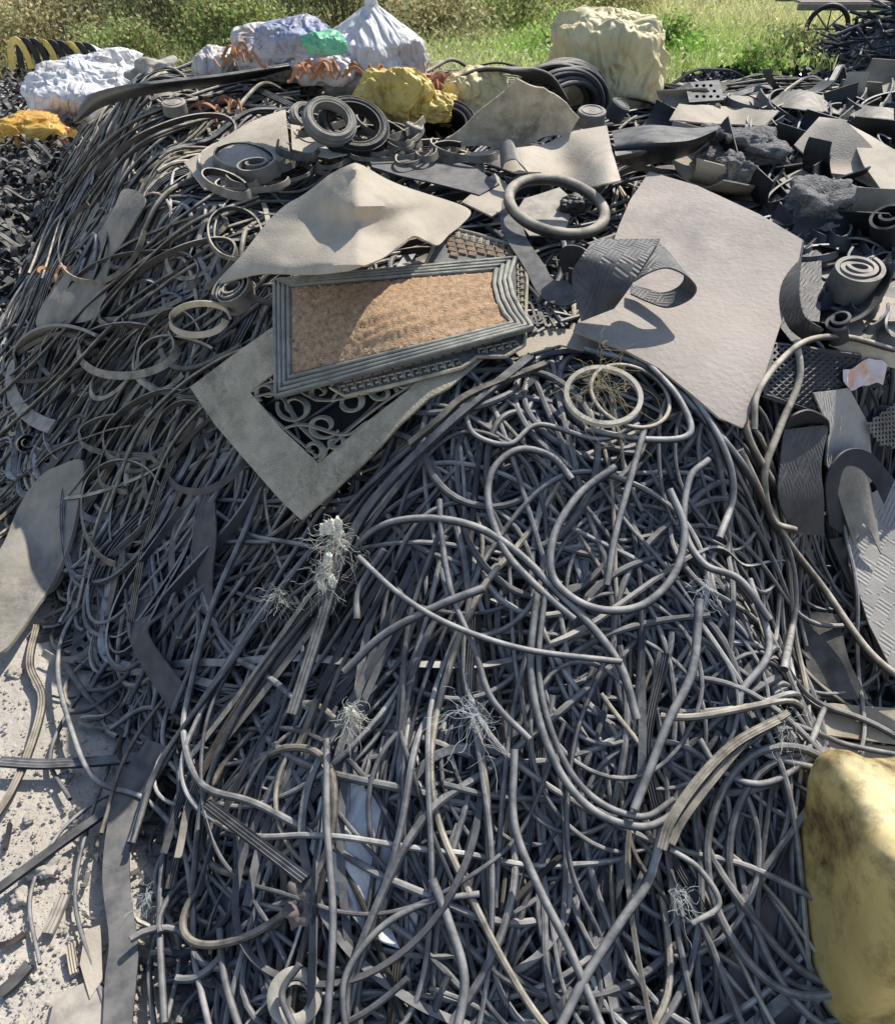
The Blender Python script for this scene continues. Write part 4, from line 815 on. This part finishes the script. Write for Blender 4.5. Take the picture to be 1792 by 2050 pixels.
# yellow block
c=CAM+2.02*(FW+UP*TY*(1-1830/1025)+np.array([1,0,0])*TX*(1800/896-1))
V,F=blob((c[0]-.02,c[1]-.02,-.01),(.215,.21,.345),21,.08,.008,6,flat=.95,power=7.,rot=.12); mk('foam_block',V,F,'lump',label='big mottled yellow rounded block at the lower right corner',cat='foam block',angle=0)
# ---------------- ground debris ----------------
def stones(poly,n,smin_,smax_,name,label,m,cat,z=0.):
    import bmesh
    px,py=inreg(n,poly); P=W(px,py,0); parts=[]
    bm=bmesh.new(); bmesh.ops.create_icosphere(bm,subdivisions=1,radius=1); BV=np.array([list(v.co) for v in bm.verts]); BF=np.array([[v.index for v in f.verts] for f in bm.faces]); bm.free()
    for p in P:
        s=smin_*(smax_/smin_)**(R.random()**3); V=BV*(1+R.uniform(-.3,.3,(len(BV),1)))*np.array([s,s*R.uniform(.6,1),s*R.uniform(.4,.8)]); a=R.uniform(0,6.28)
        V=np.c_[V[:,0]*math.cos(a)-V[:,1]*math.sin(a),V[:,0]*math.sin(a)+V[:,1]*math.cos(a),V[:,2]]+p+(0,0,s*.1-.004); parts.append((V,BF))
    V,F=join(parts); mk(name,V,F,m,kind='stuff',label=label,cat=cat,smooth=False)
gp=[(0,1300),(120,1290),(260,1370),(330,1500),(300,1700),(420,1900),(400,2080),(0,2080)]
stones(gp,4200,.0012,.010,'gravel','pale gravel strewn on bare ground at lower left','rock','gravel')
for q,(x,y,s,lab) in enumerate([(90,1740,.035,'pale stone on bare ground below the slanting grooved strip'),(130,1560,.018,'brownish broken stone under the level grooved strip'),(40,1800,.02,'small stone at the left edge near the bottom'),(30,1350,.02,'small stone at left edge beside twisted tan strip'),(60,1640,.014,'tiny pale stone above the slanting grooved strip')]):
    V,F=blob(W1(x,y,-.005),(s,s*.8,s*.5),q+40,.5,.2,4,rot=q,power=4); mk('stone',V,F,'rock',label=lab,cat='stone',angle=0)
for q,(x0,y0,x1,y1,w,lab,m) in enumerate([(0,1990,60,1930,.03,'dark wood-like offcut at the bottom left edge','strap'),(0,1895,50,1870,.016,'thin brown offcut on bare ground at left edge','brown'),(95,1870,130,1790,.03,'grey grooved offcut standing on bare ground','grey'),(10,1700,20,1650,.012,'small dark offcut on pale ground','strap'),(150,1950,140,1890,.02,'pale offcut near the bottom left plate','beige')]):
    P=W([x0,(x0+x1)/2,x1],[y0,(y0+y1)/2+4,y1],.012); V,F=sweep(cat_rom(P,8),ribbed(w,.012)); mk('rubber_offcut',V,F,m,label=lab,cat='rubber offcut')
parts=[]
for poly,n,L in [([(0,80),(60,90),(60,240),(0,240)],160,.3),([(0,290),(130,300),(110,420),(60,560),(0,640)],420,.2),([(130,1560),(420,1700),(440,2060),(200,2060)],80,.05)]:
    px,py=inreg(n,poly)
    for p in W(px,py,0):
        l=R.uniform(.3,1)*L*1.6; a=R.uniform(0,6.28); k=R.normal(0,7); u=np.linspace(0,1,9); th=a+k*u*l; f=1 if L>.1 else .3
        P=p+np.c_[np.cumsum(np.cos(th))*l/9,np.cumsum(np.sin(th))*l/9,R.uniform(.005,.14*f)*f+.04*f*np.sin(u*5+a)]; P[:,2]=np.maximum(P[:,2],.006); parts.append(sweep(P,rect(R.uniform(.02,.05)*f,.008*f),R.uniform(-.5,.5)))
V,F=join(parts); mk('black_offcuts',V,F,'black',kind='stuff',label='black rubber offcuts strewn on ground left of the heap',cat='rubber offcuts',angle=50)
n=9000; x=R.uniform(2.9,8.5,n); y=R.uniform(9.2,11.9,n); z=np.abs(.12*sn(x,y,2.,2))+R.uniform(0,.08,n)+.05
c=np.c_[x,y,z]; u=R.normal(0,1,(n,3)); u=nrm(u)*R.uniform(.02,.05,(n,1)); v=nrm(np.cross(u,R.normal(0,1,(n,3))))*R.uniform(.012,.03,(n,1))
V=np.stack([c-u-v,c+u-v,c+u+v,c-u+v],1).reshape(-1,3); F=np.arange(4*n).reshape(-1,4)
sx=np.linspace(2.9,8.5,50); sy=np.linspace(9.2,11.9,30); X,Y=np.meshgrid(sx,sy); Z=np.abs(.12*sn(X,Y,2.,2))+.05; nX=50;i=np.arange(29)[:,None];j=np.arange(49)[None]
F2=np.stack([i*nX+j,i*nX+j+1,(i+1)*nX+j+1,(i+1)*nX+j],-1).reshape(-1,4); V,F=join([(V,F),(np.c_[X.ravel(),Y.ravel(),Z.ravel()],F2)])
mk('black_chips',V,F,'chip',kind='stuff',label='glossy black rubber chips spread on ground at upper right',cat='rubber chips',smooth=False)
parts=[];hc=np.array([7.0,12.6])
for _ in range(520):
    a=R.uniform(0,6.28); r=2.2*math.sqrt(R.random()); x=hc[0]+r*math.cos(a);y=hc[1]+r*math.sin(a)*.4; z=1.15*max(0,1-(r/2.3)**1.4)+R.uniform(0,.08)
    d=np.array([R.normal(),R.normal()*.6,R.normal()*.2]); d/=np.linalg.norm(d); L=R.uniform(.3,1.1)*(1-.3*r); sag=R.uniform(-.2,.15)*(1-.35*r); u=np.linspace(-1,1,9)[:,None]
    P=np.array([x,y,z])+d*u*L/1.+np.array([0,0,1])*(1-u**2)*sag; parts.append(sweep(P,circ(R.uniform(.012,.026),6)))
a=np.linspace(0,2*math.pi,24,endpoint=False); rr=np.linspace(0,1,7); V=np.array([[hc[0]+2.3*r*math.cos(t),hc[1]+.9*r*math.sin(t),1.05*(1-r**1.4)] for r in rr for t in a]); i=np.arange(6)[:,None];j=np.arange(24)[None]
parts.append((V,np.stack([i*24+j,(i+1)*24+j,(i+1)*24+(j+1)%24,i*24+(j+1)%24],-1).reshape(-1,4)))
V,F=join(parts); mk('hose_heap',V,F,'tube',tone=.3,kind='stuff',label='distant heap of dark hoses and rods at upper right corner',cat='scrap heap')
E=empty('hand_cart',(5.6,13.9,0),'old hand cart with spoked wheel behind the distant hose heap','cart')
def box(x0,x1,y0,y1,z0,z1):
    V=np.array([[x,y,z] for x in(x0,x1) for y in (y0,y1) for z in (z0,z1)]); return V,np.array([[0,1,3,2],[4,6,7,5],[0,4,5,1],[2,3,7,6],[0,2,6,4],[1,5,7,3]])
V,F=join([box(4.95,8.0,13.9+q*.16,14.04+q*.16,.63,.66) for q in range(6)]+[box(4.9,8.0,13.86,13.9,.56,.64),box(4.9,8.0,14.86,14.9,.56,.64)]); mk('cart_bed',V,F,'wood',parent=E,smooth=False)
wc=np.array([5.35,13.8,.34])
wv,wf=ringw(wc,.29,circ(.035,8),(0,1,0.001),40); wh=mk('wheel',wv,wf,'black',parent=E)
sp=[sweep(np.array([wc,wc+.28*np.array([math.cos(t),0,math.sin(t)])]),circ(.012,6),rmf=True,up=(0,1,0)) for t in np.arange(8)*math.pi/4]; V,F=join(sp)
mk('spokes',V,F,'grey',parent=E)
V,F=join([box(7.7,7.76,13.95,14.01,0,.56)]); mk('leg',V,F,'wood',parent=E,smooth=False)
# ---------------- vegetation ----------------
def blades(n,x,y,z,h,w,lean,col):
    a=R.uniform(0,6.28,n); dx=np.cos(a);dy=np.sin(a); la=R.uniform(0,6.28,n); l=lean*h*R.uniform(.2,1,n)
    b=np.c_[x,y,z]; side=np.c_[dx,dy,0*dx]*w[:,None]/2
    mid=b+np.c_[np.cos(la)*l*.35,np.sin(la)*l*.35,h*.6]; top=b+np.c_[np.cos(la)*l,np.sin(la)*l,h]
    V=np.stack([b-side,b+side,mid+side*.8,mid-side*.8,top+side*.15,top-side*.15],1).reshape(-1,3)
    o=np.arange(n)[:,None]*6; F=np.vstack([o+[[0,1,2,3]],o+[[3,2,4,5]]]); c=np.repeat(col,6,0)
    return V,F,c
n=110000; y=9.5+R.random(n)**1.15*22; x=R.uniform(-1,1,n)*(y*.62)+.0
keep=~((x>2.7)&(y<12.1))&~((x<-1)&(y<12))&~((x<2.7)&(y<10.8)); x=x[keep];y=y[keep];n=len(x)
pt=sn(x,y,.9,2.)+.5*sn(x,y,2.7,1.); gr=np.clip(.5+.5*pt,0,1)[:,None]
bright=np.exp(-(((x-2.2)/2.4)**2+((y-14)/2.2)**2))[:,None]
col=np.array([[.82,.79,.44]])*gr+np.array([[.62,.68,.28]])*(1-gr); col=col*(1-bright)+np.array([[.48,.74,.17]])*bright
leftd=np.clip((-x-.5)/3,0,1)[:,None]; col=col*(1-leftd*.4); col*=R.uniform(.6,1.2,(n,1))
h=R.uniform(.08,.28,n)*(1+.5*gr[:,0])
V,F,c=blades(n,x,y,0*x,h,R.uniform(.01,.028,n),.9,col)
m2=36000; k=R.integers(0,n,m2); p=np.c_[x[k],y[k],h[k]*R.uniform(.5,1.1,m2)]+R.normal(0,.03,(m2,3)); u=nrm(R.normal(0,1,(m2,3)))*R.uniform(.01,.028,(m2,1)); v=nrm(np.cross(u,R.normal(0,1,(m2,3))))*.014
V2=np.stack([p-u-v,p+u-v,p+u+v,p-u+v],1).reshape(-1,3); c2=np.where((R.random((m2,1))<.5),np.array([[.92,.88,.62]]),np.array([[.64,.74,.32]])); c2=np.repeat(c2*R.uniform(.7,1.1,(m2,1))*(1-.4*leftd[k]),4,0)
Vj,Fj=join([(V,F),(V2,np.arange(4*m2).reshape(-1,4))]); mk('meadow_grass',Vj,Fj,'leaf',col=np.vstack([c,c2]),kind='stuff',label='yellow green meadow of tall grass and weeds behind the heap',cat='grass',smooth=False,origin=(0,15,0))
X,Y=np.meshgrid(np.linspace(-60,60,40),np.linspace(12.0,120,30)); nX=40;i=np.arange(29)[:,None];j=np.arange(39)[None]
mG=mat('meadow_soil',(.38,.38,.18),(.58,.54,.28),.8,.95,.8,10); F=np.stack([i*nX+j,i*nX+j+1,(i+1)*nX+j+1,(i+1)*nX+j],-1).reshape(-1,4)
mk('meadow',np.c_[X.ravel(),Y.ravel(),.012+0*X.ravel()],F,mG,kind='structure',angle=0,origin=(0,12.,0))
def bush(x,y,rx,rz,nl,base,label,ls=.045,group=None):
    E=empty('bush',(x,y,0),label,'bush',group); parts=[]
    for _ in range(30):
        a=R.uniform(0,6.28); e=np.array([x+math.cos(a)*rx*R.uniform(.3,1.),y+math.sin(a)*rx*.7*R.uniform(.3,.95),rz*R.uniform(.6,1.2)])
        P=cat_rom(np.array([[x+math.cos(a)*.1,y+math.sin(a)*.1,0],[(x+e[0])/2+R.normal(0,.08),(y+e[1])/2,e[2]*.55],e]),10); parts.append(sweep(P,circ(.012,6),rmf=True,scale=np.linspace(1.,.3,10)))
    V,F=join(parts); mk('stem',V,F,'bark',parent=E)
    nc=30; cc=R.normal(0,1,(nc,3)); cc=nrm(cc)*R.random((nc,1))**.4; cc[:,2]=abs(cc[:,2]); cc=cc*np.array([rx,rx*.75,rz]); k=R.integers(0,nc,nl); p=cc[k]+R.normal(0,1,(nl,3))*np.array([.16,.16,.12])*max(rx,.5)
    p[:,2]=np.abs(p[:,2])+.03; p+=np.array([x,y,0]); u=nrm(R.normal(0,1,(nl,3)))*R.uniform(.5,1,(nl,1))*ls; v=nrm(np.cross(u,R.normal(0,1,(nl,3))))*ls*.45
    V=np.stack([p-u,p+v,p+u,p-v],1).reshape(-1,3); tint=R.uniform(.5,1.45,(nc,1))[k]*R.uniform(.7,1.3,(nl,1)); col=np.array([base])*tint
    br=(R.random((nl,1))<.16); col=np.where(br,np.array([[.58,.46,.28]]),col)
    mk('foliage',V,np.arange(4*nl).reshape(-1,4),'leaf',parent=E,col=np.repeat(col,4,0),smooth=False)
dk=(.22,.26,.11); md=(.40,.48,.18); ol=(.58,.54,.30); lt=(.46,.68,.18)
B=[(-7.6,14.2,1.3,1.9,6500,dk,'dark green shrub at the far left of the hedge'),(-5.6,13.8,1.2,1.2,6000,ol,'olive shrub left of the blue sack hedge'),(-4.2,14.8,1.3,1.7,6500,dk,'tall dark shrub behind the left boulder'),(-3.0,13.6,.9,.9,4500,md,'mid green low shrub behind the cloudy sacks'),(-1.6,15.0,1.4,1.6,6500,dk,'dark shrub directly behind the blue sack'),(-.2,14.2,1.0,.9,4500,ol,'olive weedy shrub behind the tallest white sack'),(1.1,15.8,1.3,1.2,5500,md,'green shrub above and right of the tallest white sack'),(2.6,17.5,1.1,.8,4500,ol,'straw coloured shrub in the meadow top centre'),(1.7,13.2,.7,.5,3500,lt,'bright green leafy weed behind the hose arch'),(3.1,13.6,.6,.45,3000,lt,'bright green weed left of the big yellow sack top'),(3.9,11.8,.4,.45,1500,lt,'bright green weed right of the big yellow sack'),(4.7,12.8,.35,.45,900,md,'dull green broad leaved plant by the distant hose heap'),(-6.4,12.9,.8,.55,3500,ol,'low olive weed patch behind the white left sacks'),(-4.4,12.7,.8,.5,3500,md,'low green weeds behind the left boulder'),(5.2,19.5,1.2,.8,4500,ol,'pale shrub far back in the meadow'),(-9.3,14.5,1.2,1.7,4000,dk,'dark shrub outermost at the left')]
for b in B: bush(*b[:6],b[6])
for q in range(6): bush(-9+q*1.7,18+R.normal(0,.4),1.2,2.2,4500,(.16,.20,.08),'dark tree-like shrub in the back row of hedge',group='back row of hedge shrubs')
# ---------------- light, camera ----------------
w=bpy.data.worlds.new("World"); bpy.context.scene.world=w; w.use_nodes=True; nt=w.node_tree
sk=nt.nodes.new('ShaderNodeTexSky'); sk.sky_type='NISHITA'; sk.sun_disc=False
sd=nrm(np.array([.55,.66,1.0])); el=math.asin(sd[2]); az=math.atan2(sd[0],sd[1])
sk.sun_elevation=el; sk.sun_rotation=az; nt.links.new(sk.outputs[0],nt.nodes['Background'].inputs[0]); nt.nodes['Background'].inputs[1].default_value=.145
l=bpy.data.lights.new('sun','SUN'); l.energy=5.; l.angle=math.radians(.53); l.color=(1,.95,.86); lo=bpy.data.objects.new('sun',l); C.objects.link(lo)
lo.rotation_euler=Vector(-sd).to_track_quat('-Z','Y').to_euler()
cd=bpy.data.cameras.new('camera'); co=bpy.data.objects.new('camera',cd); C.objects.link(co); co.location=CAM; co.rotation_euler=(math.pi/2-PIT,0,0)
cd.sensor_fit='VERTICAL'; cd.angle=2*math.atan(TY); cd.clip_end=1500; bpy.context.scene.camera=co
sc_=bpy.context.scene; sc_.view_settings.view_transform='Standard'; sc_.view_settings.look='None'; sc_.view_settings.exposure=0
